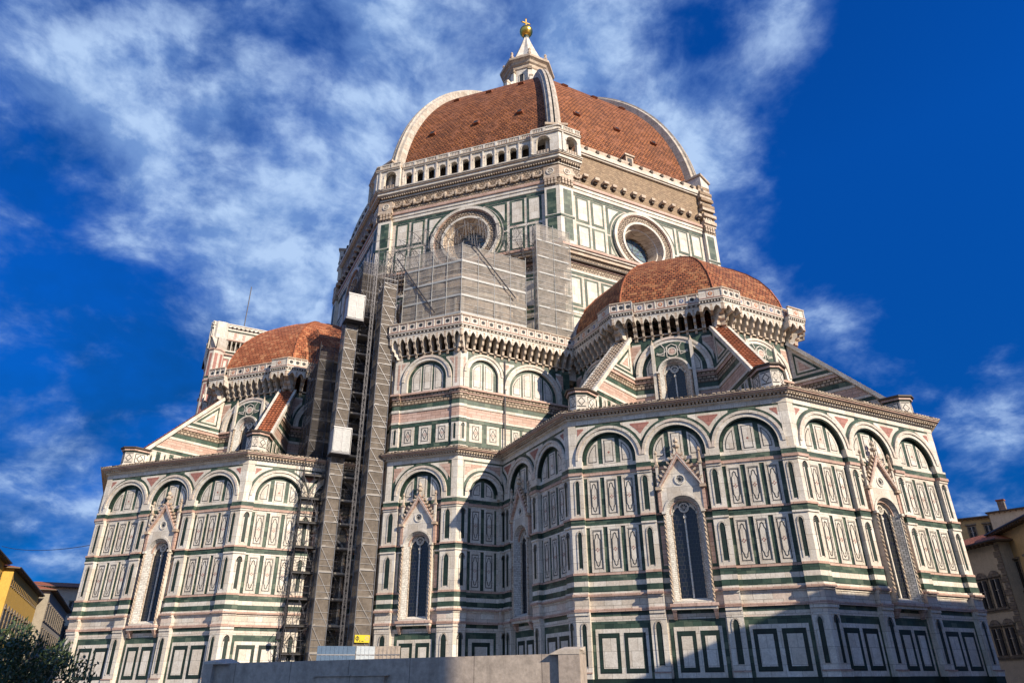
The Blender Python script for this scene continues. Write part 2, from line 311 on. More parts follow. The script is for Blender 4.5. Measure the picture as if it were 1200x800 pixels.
# ------------------------------------------------------------------ ground
g = MB(); g.poly([(-900, -900, 0), (900, -900, 0), (900, 900, 0), (-900, 900, 0)], 'paving'); go = g.build('ground', recalc=False); go['kind'] = 'structure'

# ------------------------------------------------------------------ cathedral
CE, AP = 30.179, 17.881
H3 = AP*T8
cath = empty('cathedral', (0, 0, 0), 'huge white, green and pink marble cathedral with terracotta dome and golden ball on top', 'cathedral')

def lozenge(mb, uc, z0, z1, hw, d, wavy=True):
    """outlined panel with a long wavy hexagon and a red cross"""
    mb.box(uc-hw, uc+hw, d-.05, d, z0, z1, 'white_plain')
    e = .07
    mb.strip([(uc-hw+e, z0+e), (uc+hw-e, z0+e), (uc+hw-e, z1-e), (uc-hw+e, z1-e)], .055, d, d+.008, 'line')
    zc = (z0+z1)/2; w2 = hw-.14; L_ = (z1-z0)/2-.22
    if wavy:
        P = [(0, -L_), (w2*.45, -L_+.08), (w2*.6, -L_+.26), (w2, -L_+.42), (w2, 0), (w2, L_-.42), (w2*.6, L_-.26), (w2*.45, L_-.08)]
        P = P + [(0, L_)] + [(-a, b) for a, b in P[:0:-1]]
    else: P = [(0, -L_), (w2, 0), (0, L_), (-w2, 0)]
    mb.strip([(uc+a, zc+b) for a, b in P], .05, d, d+.012, 'line')
    r = .05
    for a, b in ((0, .09), (.09, 0), (0, -.09), (-.09, 0)):
        mb.prism([(uc+a-r, zc+b), (uc+a, zc+b-r), (uc+a+r, zc+b), (uc+a, zc+b+r)], d, d+.014, 'pink')
def lancet(mb, uc, hw, z0, z1, d, m, fr=.09):
    def shp(h, a, b):
        top = b-h*1.9; P = [(uc-h, a), (uc+h, a), (uc+h, top)]
        for k in range(1, 5): P.append((uc+h*cos(k*pi/10)**1.0*(1-k/5*.0), top+(b-top)*sin(k*pi/10)))
        P.append((uc, b))
        P += [(2*uc-x, z) for x, z in P[-2:2:-1]] + [(uc-h, top)]
        return P
    mb.prism(shp(hw, z0, z1), d-.02, d+.012, m)
    P = shp(hw+fr/2, z0, z1+fr*.6); mb.strip(P[1:]+[P[0]], fr, d, d+.05, 'white_plain', closed=False)
def pier_deco(mb, uc, hw, d):
    lancet(mb, uc, hw*.36, 2.75, 5.22, d, 'green_dark')
    lancet(mb, uc, hw*.34, 8.65, 11.0, d, 'green_dark')
    lancet(mb, uc, hw*.34, 12.2, 14.5, d, 'green_dark')

def chapel_face(name, fr, half, centres, kinds, piers, RO, ml=T8, mr=T8, umin=None):
    """one side of the lower storey. centres: bay centres, kinds: 'p3','p2','w'; RO: outer arch radius per bay"""
    DP = .34
    lo, hi = -half, half
    RI = [r-.45 for r in RO]
    b = MB(); ZS = 15.95
    wcs = [c for c, k_ in zip(centres, kinds) if k_ == 'w']
    if wcs:
        c = wcs[0]; b.box(lo, c-1.2, -.8, 0, 0, 19.3, 'white', ml, 0); b.box(c+1.2, hi, -.8, 0, 0, 19.3, 'white', 0, mr)
        b.box(c-1.2, c+1.2, -.8, 0, 0, 6.3, 'white'); b.box(c-1.2, c+1.2, -.8, 0, 13.0, 19.3, 'white')
    else: b.box(lo, hi, -.8, 0, 0, 19.3, 'white', ml, mr)
    def band(z0, z1, d, m, pm=None):
        wc = [c for c, k_ in zip(centres, kinds) if k_ == 'w']
        if wc and z1 > 6.0 and z0 < 12.0:      # the window interrupts the courses
            b.box(lo, wc[0]-1.2, 0, d, z0, z1, m, ml, 0); b.box(wc[0]+1.2, hi, 0, d, z0, z1, m, 0, mr)
        else: b.box(lo, hi, 0, d, z0, z1, m, ml, mr)
        for (a, c) in piers:
            L_, R_ = a <= lo+.01, c >= hi-.01
            b.box(a, c, d, DP+d, z0, z1, pm or m, ml if L_ else 0, mr if R_ else 0)
    band(0, 1.2, .16, 'white'); band(1.2, 2.04, .10, 'green_dark')
    band(5.35, 5.65, .03, 'white'); band(5.65, 5.92, .02, 'green', 'white_plain')
    band(5.92, 6.10, .16, 'pinkish'); band(6.10, 6.72, .06, 'white'); band(6.72, 6.85, .12, 'white_plain'); band(6.85, 7.0, .26, 'pinkish'); band(7.0, 7.12, .16, 'white_plain')
    band(7.12, 7.5, .05, 'green'); band(7.5, 7.81, .04, 'white_plain'); band(7.81, 8.19, .05, 'green'); band(8.19, 8.33, .08, 'pinkish')
    band(11.3, 11.42, .08, 'white_plain'); band(11.42, 11.80, .06, 'green'); band(11.80, 11.93, .13, 'pinkish')
    band(14.70, 14.86, .07, 'white_plain'); band(14.86, 15.05, .16, 'pinkish'); band(15.05, 15.40, .07, 'green'); band(15.40, 15.54, .09, 'white_plain')
    for c, kd, ro, ri in zip(centres, kinds, RO, RI):
        bw = ri  # half bay
        if kd == 'w':
            b.box(c-1.7, c+1.7, 0, .02, 2.04, 5.35, 'green')
            b.box(c-1.45, c+1.45, 0, .05, 2.06, 4.9, 'white_plain')
        else:
            b.box(c-bw, c+bw, 0, .02, 2.04, 5.35, 'green')
            b.box(c-bw+.22, c+bw-.22, 0, .05, 2.06, 4.91, 'white_plain')
        hw = (bw-.22 if kd != 'w' else 1.45)
        if kd == 'p2': cols = [0]; pw = hw-.3
        else: cols = [-hw/2+.02, hw/2-.02]; pw = hw/2-.16
        for o_ in cols:
            b.box(c+o_-pw, c+o_+pw, .05, .062, 2.35, 4.66, 'green_dark'); b.box(c+o_-pw+.24, c+o_+pw-.24, .06, .08, 2.62, 4.36, 'white_plain')
        if kd == 'w':
            for sg in (-1, 1):
                for z0, z1 in ((8.36, 11.28), (11.95, 14.68)):
                    b.box(c+sg*1.56-.2, c+sg*1.56+.2, 0, .02, z0, z1, 'green'); b.box(c+sg*1.52-.13, c+sg*1.52+.13, .02, .035, z0+.2, z1-.2, 'pinkish')
        else:
            n = 3 if kd == 'p3' else 2
            for z0, z1 in ((8.36, 11.28), (11.95, 14.68)):
                b.box(c-bw, c+bw, 0, .02, z0, z1, 'green')
                pit = 2*bw/(n+.0)*(.97)
                for k in range(n):
                    uc = c+(k-(n-1)/2)*pit*.98
                    b.box(uc-.44, uc+.44, .02, .05, z0, z1, 'white_plain')
                    for sg in (-1, 1): b.box(uc+sg*.40-.05, uc+sg*.40+.05, .05, .10, z0, z1, 'white_plain')
                    b.box(uc-.35, uc+.35, .05, .10, z1-.16, z1, 'white_plain'); b.box(uc-.35, uc+.35, .05, .10, z0, z0+.16, 'white_plain')
                    lozenge(b, uc, z0+.18, z1-.18, .33, .065)
        # lunette
        zb = 15.54; zs = ZS
        rr = ri
        P = [(c+rr, zb), (c+rr, zs)] + [(c+rr*cos(k*pi/20), zs+rr*sin(k*pi/20)) for k in range(1, 20)] + [(c-rr, zs), (c-rr, zb)]
        b.prism(P, 0, .02, 'green')
        b.box(c-rr, c+rr, .02, .04, zb, zb+.12, 'white_plain')
        n2 = kd == 'p2'
        if not n2:
            zt = zs+rr*.80
            b.box(c-.46, c+.46, .02, .06, zb+.12, zt, 'white_plain'); b.box(c-.31, c+.31, .06, .075, zb+.22, zt-.12, 'line'); b.box(c-.26, c+.26, .07, .085, zb+.27, zt-.17, 'white_plain')
            b.prism([(c-.1, zs+.5), (c, zs+.4), (c+.1, zs+.5), (c, zs+.6)], .085, .09, 'pink')
            u_in = .78
        else: u_in = .16
        for sg in (-1, 1):
            def quart(ri_, ui, zlo, d0, d1, m):
                umax = sqrt(max(ri_**2-max(zlo-zs, 0)**2, 0)) if zlo > zs else ri_
                pts = [(ui, zlo), (umax, zlo)]
                a0 = 0 if zlo <= zs else math.asin((zlo-zs)/ri_); a1 = math.acos(min(ui/ri_, 1))
                for k in range(0, 9): a = a0+(a1-a0)*k/8; pts.append((ri_*cos(a), zs+ri_*sin(a)))
                b.prism([(c+sg*x, z) for x, z in pts], d0, d1, m)
            q = rr-.27
            quart(q, u_in, zb+.12, .02, .05, 'white_plain'); quart(q-.14, u_in+.13, zb+.25, .05, .058, 'line'); quart(q-.19, u_in+.18, zb+.30, .056, .066, 'white_plain')
    # spandrel sheet, proud of the bays
    DS = .26; zt = 18.95
    us = sorted(set([lo+i*(hi-lo)/120 for i in range(121)] + [c+s_*r for c, r in zip(centres, RI) for s_ in (-1, 1)] + [c for c in centres]))
    def zlow(u):
        for c, r in zip(centres, RI):
            if abs(u-c) < r-1e-6: return ZS+sqrt(r*r-(u-c)**2)
        return 15.54
    for u0, u1 in zip(us, us[1:]):
        um = (u0+u1)/2; inside = any(abs(um-c) < r for c, r in zip(centres, RI))
        if inside:
            c, r = [(c, r) for c, r in zip(centres, RI) if abs(um-c) < r][0]
            z0, z1 = ZS+sqrt(max(r*r-(u0-c)**2, 0)), ZS+sqrt(max(r*r-(u1-c)**2, 0))
        else: z0 = z1 = 15.54
        e0 = ml*DS if u0 == us[0] else 0; e1 = mr*DS if u1 == us[-1] else 0
        b.poly([(u0-e0, DS, z0), (u1+e1, DS, z1), (u1+e1, DS, zt), (u0-e0, DS, zt)], 'green')
    # curved triangles between arches
    cs = list(zip(centres, RO))
    def tri(cl, cr_, ulo, uhi, rb, ztp, d, m):
        """cl/cr_: (centre, R) of arches at left and right or None"""
        pts_low = []; n = 14
        for k in range(n+1):
            u = ulo+(uhi-ulo)*k/n; z = -9
            for q in (cl, cr_):
                if q and abs(u-q[0]) < q[1]+rb: z = max(z, ZS+sqrt((q[1]+rb)**2-(u-q[0])**2))
            pts_low.append((u, z))
        P = [(u, z) for u, z in pts_low if z < ztp-.03 and z > 0]
        if len(P) < 2: return
        b.prism(P+[(P[-1][0], ztp), (P[0][0], ztp)], DS, d, m)
    for i in range(len(cs)+1):
        cl = cs[i-1] if i > 0 else None; cr_ = cs[i] if i < len(cs) else None
        ulo = cl[0] if cl else lo+.35; uhi = cr_[0] if cr_ else hi-.35
        tri(cl, cr_, ulo, uhi, .22, 18.46, DS+.02, 'white_plain')
        ins = .2
        tri(cl, cr_, ulo if cl else lo+.35+ins, uhi if cr_ else hi-.35-ins, .46, 18.30, DS+.03, 'pink' if half > 5 else 'pinkish')
    b.box(lo, hi, DS, DS+.06, 18.60, 19.0, 'white_plain', ml, mr)
    if ml > 0: b.box(lo, lo+.42, DS, DS+.03, 15.54, 18.60, 'white_plain', ml, 0)
    if mr > 0: b.box(hi-.42, hi, DS, DS+.03, 15.54, 18.60, 'white_plain', 0, mr)
    wall = b.build(name, cath, **fr)
    # arches
    for c, ro, ri in zip(centres, RO, RI):
        a = MB(); a.ring(c, ZS, ri, ri+.28, 0, .36, 'white_plain', n=28); a.ring(c, ZS, ri+.26, ro, .1, .44, 'white', n=28)
        a.ring(c, ZS, ri-.08, ri+.02, 0, .30, 'green_dark', n=28)
        for sg in (-1, 1):
            x0, x1 = sorted((c+sg*ri, c+sg*ro)); a.box(x0, x1, 0, .40, 15.54, ZS, 'white_plain')
        a.build('blind_arch', wall)
    for (p0, p1) in piers:
        a = MB(); L_, R_ = p0 <= lo+.01, p1 >= hi-.01
        a.box(p0 if L_ else p0+.006, p1 if R_ else p1-.006, 0, DP, 2.04, 15.5, 'white_plain', ml if L_ else 0, mr if R_ else 0)
        a.box(p0, p1, DP, DP+.14, 2.04, 2.34, 'white_plain', ml if L_ else 0, mr if R_ else 0); a.box(p0, p1, DP, DP+.18, 2.34, 2.42, 'pinkish', ml if L_ else 0, mr if R_ else 0)
        a.box(p0, p1, DP, DP+.1, 5.72, 5.92, 'white_plain', ml if L_ else 0, mr if R_ else 0)
        pier_deco(a, (p0+p1)/2, (p1-p0)/2, DP)
        a.build('pier', wall)
    k = MB()
    for z0, z1, d, m in ((19.0, 19.1, .5, 'white_plain'), (19.22, 19.32, .78, 'cream'), (19.32, 19.42, .92, 'pinkish'), (19.42, 19.50, 1.0, 'cream')):
        k.box(lo, hi, 0, d, z0, z1, m, ml, mr)
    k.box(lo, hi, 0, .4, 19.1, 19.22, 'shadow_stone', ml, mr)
    n = int((hi-lo+1)/.26)
    for i in range(n+1):
        u = lo-.2+(hi-lo+.4)*i/n; k.box(u-.07, u+.07, .4, .72, 19.1, 19.22, 'cream')
    n = int((hi-lo+1)/.32)
    for i in range(n+1):
        u = lo-.35+(hi-lo+.7)*i/n; k.box(u-.11, u+.11, .3, 1.04, 19.50, 19.58, random.choice(['cream', 'cream', 'shadow_stone', 'carved']))
    k.build('cornice', wall)
    return wall

def gothic_window(parent, fr, uc, w=1.27, gl=.80, z0=6.3, zs=11.8, gable=True, d0=0.0, label=None):
    """traceried window with its surround; local frame of a face"""
    f = MB(); GD = -.22
    z1 = z0+.25
    for sg in (-1, 1):
        x = uc+sg*w; f.box(min(x, x-sg*.16), max(x, x-sg*.16), d0, d0+.42, z0, zs, 'white_plain')
        a, c = uc+sg*(w-.16), uc+sg*gl
        f.poly([(a, d0+.40, z0), (c, d0+GD+.03, z0), (c, d0+GD+.03, zs), (a, d0+.40, zs)], 'mosaic'); f.box(min(a, uc+sg*(w-.5)), max(a, uc+sg*(w-.5)), d0-.0, d0+.02, z0, z0+.02, 'white_plain')
        # rope columns
        for (ux, dd, r) in ((uc+sg*(w-.02), d0+.45, .085), (uc+sg*(gl+.03), d0+GD+.12, .06)):
            n = int((zs-z0)/.11)
            for k in range(n):
                a0 = k*.6; zz0, zz1 = z0+(zs-z0)*k/n, z0+(zs-z0)*(k+1)/n
                A = [(ux+r*cos(a0+q*pi/2), dd+r*sin(a0+q*pi/2), zz0) for q in range(4)]; B = [(ux+r*cos(a0+.6+q*pi/2), dd+r*sin(a0+.6+q*pi/2), zz1) for q in range(4)]
                for q in range(4): f.poly([A[q], A[(q+1) % 4], B[(q+1) % 4], B[q]], 'cream')
            f.box(ux-r*1.5, ux+r*1.5, dd-r*1.5, dd+r*1.5, zs-.05, zs+.12, 'white_plain')
    f.ring(uc, zs, w-.16, w, d0, d0+.42, 'white_plain', n=20); f.ring(uc, zs, gl, w-.16, d0+GD, d0+.40, 'mosaic', n=20, di=d0+GD+.05)
    f.ring(uc, zs, w-.40, w-.33, d0+GD, d0+.10, 'pinkish', n=20)
    f.box(uc-w, uc+w, d0, d0+.46, z0-.12, z0+.02, 'white_plain')
    f.poly([(uc-w+.16, d0+.40, z0), (uc+w-.16, d0+.40, z0), (uc+gl, d0+GD+.03, z1), (uc-gl, d0+GD+.03, z1)], 'white_plain')
    win = f.build('gothic_window', parent, **fr)
    if label: win['label'] = label
    g_ = MB(); P = [(uc-gl, z1), (uc+gl, z1), (uc+gl, zs)] + [(uc+gl*cos(k*pi/16), zs+gl*sin(k*pi/16)) for k in range(1, 16)] + [(uc-gl, zs)]
    g_.prism(P, d0+GD-.1, d0+GD, 'glass_dark')
    g_.build('glass', win)
    t_ = MB(); t_.box(uc-.05, uc+.05, d0+GD, d0+GD+.10, z1, zs, 'white_plain'); t_.box(uc-.09, uc+.09, d0+GD, d0+GD+.13, zs-.28, zs-.12, 'white_plain')
    hg = gl/2
    for sg in (-1, 1):
        P = []
        cx = uc+sg*hg
        for k in range(7):
            a = k*pi/2/6; P.append((cx+hg*cos(a)*.95, zs-.15+hg*1.5*sin(a)))
        P += [(2*cx-x, z) for x, z in P[-2::-1]]
        for (a, b_) in zip(P, P[1:]):
            t_.prism([a, b_, (b_[0], b_[1]+.08), (a[0], a[1]+.08)], d0+GD, d0+GD+.09, 'white_plain')
    t_.ring(uc, zs+gl*.52, gl*.30, gl*.42, d0+GD, d0+GD+.10, 'white_plain', 0, 2*pi, 16)
    for k in range(8):
        a = k*pi/4; p = (uc+gl*.3*cos(a), zs+gl*.52+gl*.3*sin(a)); t_.strip([(uc, zs+gl*.52), p], .03, d0+GD, d0+GD+.09, 'white_plain', closed=False)
    for sg in (-1, 1):
        t_.prism([(uc+sg*gl*.5, zs+gl*.62), (uc+sg*gl*.98, zs+gl*.1), (uc+sg*gl*.75, zs+gl*.7), (uc+sg*gl*.42, zs+gl*.92)], d0+GD, d0+GD+.07, 'white_plain')
    t_.build('tracery', win)
    s_ = MB()
    if gable:
        s_.box(uc-w-.2, uc+w+.2, d0, d0+.6, z0-.28, z0-.1, 'pinkish'); s_.box(uc-w-.12, uc+w+.12, d0, d0+.5, z0-.45, z0-.28, 'white_plain')
        for sg in (-1, 1):
            u = uc+sg*(w-.02)
            s_.hexa([(u-.08, 0, z0-1.0), (u+.08, 0, z0-1.0), (u+.08, .14, z0-1.0), (u-.08, .14, z0-1.0)], [(u-.14, 0, z0-.45), (u+.14, 0, z0-.45), (u+.14, .5, z0-.45), (u-.14, .5, z0-.45)], 'pinkish')
    else: s_.box(uc-w-.1, uc+w+.1, d0, d0+.5, z0-.25, z0-.1, 'white_plain')
    s_.build('sill', win)
    if gable:
        a = MB(); zf, za, hw = zs+1.72, zs+3.95, w+.16
        # white infill between arch and gable
        n = 20; us = [uc-hw+2*hw*i/n for i in range(n+1)]
        for u0, u1 in zip(us, us[1:]):
            lo_ = lambda u: zs+sqrt(max(w*w-(u-uc)**2, 0)) if abs(u-uc) < w else zs
            hi_ = lambda u: zf+(za-zf)*(1-abs(u-uc)/hw)
            a.poly([(u0, d0+.36, lo_(u0)), (u1, d0+.36, lo_(u1)), (u1, d0+.36, hi_(u1)), (u0, d0+.36, hi_(u0))], 'white_plain')
        for sg in (-1, 1):
            a.prism([(uc+sg*hw, zf-.2), (uc+sg*(hw-.02), zf+.1), (uc, za+.15), (uc, za-.35)] , d0+.30, d0+.58, 'pinkish')
            a.strip([(uc+sg*(hw-.05), zf-.02), (uc, za-.08)], .05, d0, d0+.60, 'white_plain', closed=False)
            for k in range(1, 8):     # crockets
                t = k/8; u, z = uc+sg*hw*(1-t), zf+(za-zf)*t+.1
                a.prism([(u-.02*sg, z), (u+sg*.20, z+.08), (u+sg*.24, z+.26), (u+sg*.08, z+.18)], d0+.34, d0+.54, 'cream', back=True)
        a.ring(uc, zs+2.2, .27, .36, d0+.34, d0+.42, 'white_plain', 0, 2*pi, 16); 
        for k in range(12):
            an = k*pi/6; a.strip([(uc, zs+2.2), (uc+.27*cos(an), zs+2.2+.27*sin(an))], .035, d0, d0+.375, 'line', closed=False)
        a.build('gable', win)
        q = MB(); q.lathe(uc, d0+.44, [(.06, za), (.07, za+.35), (.20, za+.42), (.24, za+.58), (.1, za+.66), (.06, za+.75), (.16, za+.82), (.17, za+.95), (.05, za+1.1), (0, za+1.25)], 'cream', 8); q.build('finial', win)
        for sg in (-1, 1):
            q = MB(); u = uc+sg*(w+.17); q.box(u-.10, u+.10, d0, d0+.42, zs+.1, zs+1.6, 'pinkish'); q.box(u-.2, u+.2, d0, d0+.6, zs+1.55, zs+1.75, 'cream')
            q.box(u-.085, u+.085, d0+.3, d0+.48, zs+1.75, zs+3.2, 'white_plain'); q.box(u-.14, u+.14, d0+.26, d0+.54, zs+3.15, zs+3.28, 'cream')
            q.lathe(u, d0+.4, [(.12, zs+3.28), (.05, zs+4.0), (.11, zs+4.06), (.10, zs+4.18), (0, zs+4.35)], 'cream', 6)
            q.build('pinnacle', win)
    return win

P3 = [(-H3, -6.62), (-2.80, -1.80), (1.80, 2.80), (6.62, H3)]
def tribune_low(cx, cy, degs):
    for dg in degs:
        fr = frame(dg, AP, cx, cy)
        wall = chapel_face('chapel_wall', fr, H3, [-4.70, 0, 4.70], ['p3', 'w', 'p3'], P3, [2.35]*3)
        gothic_window(cath, fr, 0)
# east tribune: faces S, SE, E, NE ; south tribune: E, SE, S, SW
tribune_low(CE, 0, (-90, -45, 0, 45)); tribune_low(0, -CE, (0, -45, -90, -135))

# centre block between the tribunes
XB, YB = 26.646, 22.223
S2 = sqrt(.5)
DSE = (XB+YB)*S2; HSE = (XB-YB)*S2
frSE = frame(-45, DSE)
chapel_face('chapel_wall', frSE, HSE, [0], ['w'], [(-HSE, -1.95), (1.95, HSE)], [2.35])
gothic_window(cath, frSE, 0)
# its east facing side (x = XB), y from -YB to -AP ; frame centred on the run
yc = -(YB+AP-.0)/2; hE = (YB-AP)/2
frCE = dict(loc=(XB, yc, 0), rotz=pi/2)
chapel_face('chapel_wall', frCE, hE, [.12], ['p2'], [(-hE, -hE+.85), (hE-.6, hE)], [1.72], ml=T8, mr=0)
# its south facing side (y = -XB), x from AP to YB
frCS = dict(loc=((YB+AP)/2, -XB, 0), rotz=0)
chapel_face('chapel_wall', frCS, hE, [-.12], ['p2'], [(-hE, -hE+.6), (hE-.85, hE)], [1.72], ml=0, mr=T8)

# ------------------------------------------------------------------ upper storeys
def upper_face(name, fr, lo, hi, arches, ml=T8, mr=T8, cols=(), piers=(), z_top=28.7, skip=None, ornament=False):
    """arches: (centre, outer radius, spring z)"""
    b = MB(); zb = 19.3
    if ornament:
        b.box(lo, -1.28, -.6, 0, zb, z_top, 'white', ml, 0); b.box(1.28, hi, -.6, 0, zb, z_top, 'white', 0, mr); b.box(-1.28, 1.28, -.6, 0, zb, 20.0, 'white'); b.box(-1.28, 1.28, -.6, 0, 26.6, z_top, 'white')
    else: b.box(lo, hi, -.6, 0, zb, z_top, 'white', ml, mr)
    def band(z0, z1, d, m):
        if ornament: b.box(lo, -1.3, 0, d, z0, z1, m, ml, 0); b.box(1.3, hi, 0, d, z0, z1, m, 0, mr)
        else: b.box(lo, hi, 0, d, z0, z1, m, ml, mr)
        for (a, c) in piers:
            b.box(a, c, d, d+.16, z0, z1, m, ml if a <= lo+.01 else 0, mr if c >= hi-.01 else 0)
    band(19.5, 19.9, .10, 'white_plain'); band(19.9, 20.25, .05, 'green'); band(22.0, 22.32, .05, 'green'); band(22.32, 22.5, .09, 'white_plain')
    band(22.5, 23.35, .05, 'pinkish'); band(23.35, 23.6, .12, 'white_plain'); band(23.6, 24.05, .05, 'green'); band(24.05, 24.6, .07, 'carved')
    band(24.6, 24.75, .16, 'pinkish'); band(24.75, 24.92, .24, 'carved'); band(24.92, 25.1, .38, 'pinkish')
    for (a, c) in piers:
        L_, R_ = a <= lo+.01, c >= hi-.01
        b.box(a, c, 0, .16, 20.25, 22.0, 'white_plain', ml if L_ else 0, mr if R_ else 0)
        lancet(b, (a+c)/2, (c-a)*.17, 20.5, 21.85, .16, 'green_dark', .06)
        b.box(a, c, 0, .20, 25.1, z_top-.02, 'white_plain', ml if L_ else 0, mr if R_ else 0); b.box((a+c)/2-.1, (a+c)/2+.1, .20, .215, 25.6, 28.1, 'pinkish')
    for (a, c, n) in cols:
        b.box(a, c, 0, .02, 20.25, 22.0, 'green')
        for k in range(n):
            uc = a+(c-a)*(k+.5)/n; hw = (c-a)/n*.36
            b.box(uc-hw, uc+hw, .02, .06, 20.32, 21.95, 'white_plain'); lozenge(b, uc, 20.5, 21.8, min(hw-.1, .36), .075, False)
    ais = [(c, r-.5, zs) for c, r, zs in arches]
    DS = .16
    us = sorted(set([lo+i*(hi-lo)/100 for i in range(101)]+[c+s_*r for c, r, z in ais for s_ in (-1, 1)]))
    for u0, u1 in zip(us, us[1:]):
        um = (u0+u1)/2; hit = [(c, r, z) for c, r, z in ais if abs(um-c) < r]
        if hit:
            c, r, zs = hit[0]; z0, z1 = zs+sqrt(max(r*r-(u0-c)**2, 0)), zs+sqrt(max(r*r-(u1-c)**2, 0))
        else: z0 = z1 = 25.1
        z0, z1 = min(z0, z_top), min(z1, z_top)
        b.poly([(u0-(ml*DS if u0 == us[0] else 0), DS, z0), (u1+(mr*DS if u1 == us[-1] else 0), DS, z1), (u1+(mr*DS if u1 == us[-1] else 0), DS, z_top), (u0-(ml*DS if u0 == us[0] else 0), DS, z_top)], 'green')
    for c, ri, zs in ais:
        P = [(c+ri, 25.1), (c+ri, zs)]+[(c+ri*cos(k*pi/24), zs+ri*sin(k*pi/24)) for k in range(1, 24)]+[(c-ri, zs), (c-ri, 25.1)]
        if not ornament: b.prism(P, 0, .02, 'green')
        else:
            for sg in (-1, 1): b.prism([(c+sg*x_, z_) for x_, z_ in [(1.3, 25.1), (ri, 25.1), (ri, zs)]+[(ri*cos(k*pi/24), zs+ri*sin(k*pi/24)) for k in range(1, 12) if ri*cos(k*pi/24) > 1.3]+[(1.3, zs+sqrt(ri*ri-1.69))]], 0, .02, 'green')
        H = zs+ri
        n = 2 if ri < 1.6 else (4 if ri > 2.3 else 3)
        q = ri-.3; wcol = 2*q/n
        for k in range(n):
            if ornament and k in (1, 2): continue
            ua, ub = -q+k*wcol+.09, -q+(k+1)*wcol-.09
            for ins, d_, m in ((0, .05, 'white_plain'), (.12, .058, 'line'), (.17, .066, 'white_plain')):
                uu0, uu1, zlo = ua+ins, ub-ins, 25.25+ins
                pts = [(uu0, zlo), (uu1, zlo)]
                for j in range(9):
                    u = uu1+(uu0-uu1)*j/8; rr = q-ins; z = zs+sqrt(max(rr*rr-u*u, 0)); pts.append((u, max(z, zlo+.02)))
                b.prism([(c+x, z) for x, z in pts], 0.02, d_, m)
    # triangles in the spandrels
    for u in [lo, hi]+[ (a[0]+a[1]+b_[0]-b_[1])/2 for a, b_ in zip(arches, arches[1:])]:
        near = [a for a in arches]
        for (rb, zt, m, d_) in ((.2, 28.25, 'white_plain', .03), (.42, 28.1, 'pinkish', .045)):
            pts = []
            for k in range(17):
                x = u-1.5+3.0*k/16
                if x < lo+.3+rb*.5 or x > hi-.3-rb*.5: continue
                z = max([zs+sqrt(max((r+rb)**2-(x-c)**2, 0)) if abs(x-c) < r+rb else -9 for c, r, zs in near])
                if z < zt-.05 and z > 0: pts.append((x, z))
            if len(pts) > 1: b.prism(pts+[(pts[-1][0], zt), (pts[0][0], zt)], DS, DS+d_, m)
    wall = b.build(name, cath, **fr)
    for c, r, zs in arches:
        a = MB(); ri = r-.5
        a.ring(c, zs, ri, r-.2, 0, .28, 'white_plain', n=32); a.ring(c, zs, r-.22, r, .05, .36, 'white', n=32)
        for sg in (-1, 1):
            x0, x1 = sorted((c+sg*ri, c+sg*r)); a.box(x0, x1, 0, .30, 25.1, zs, 'white_plain')
        a.build('blind_arch', wall)
    return wall

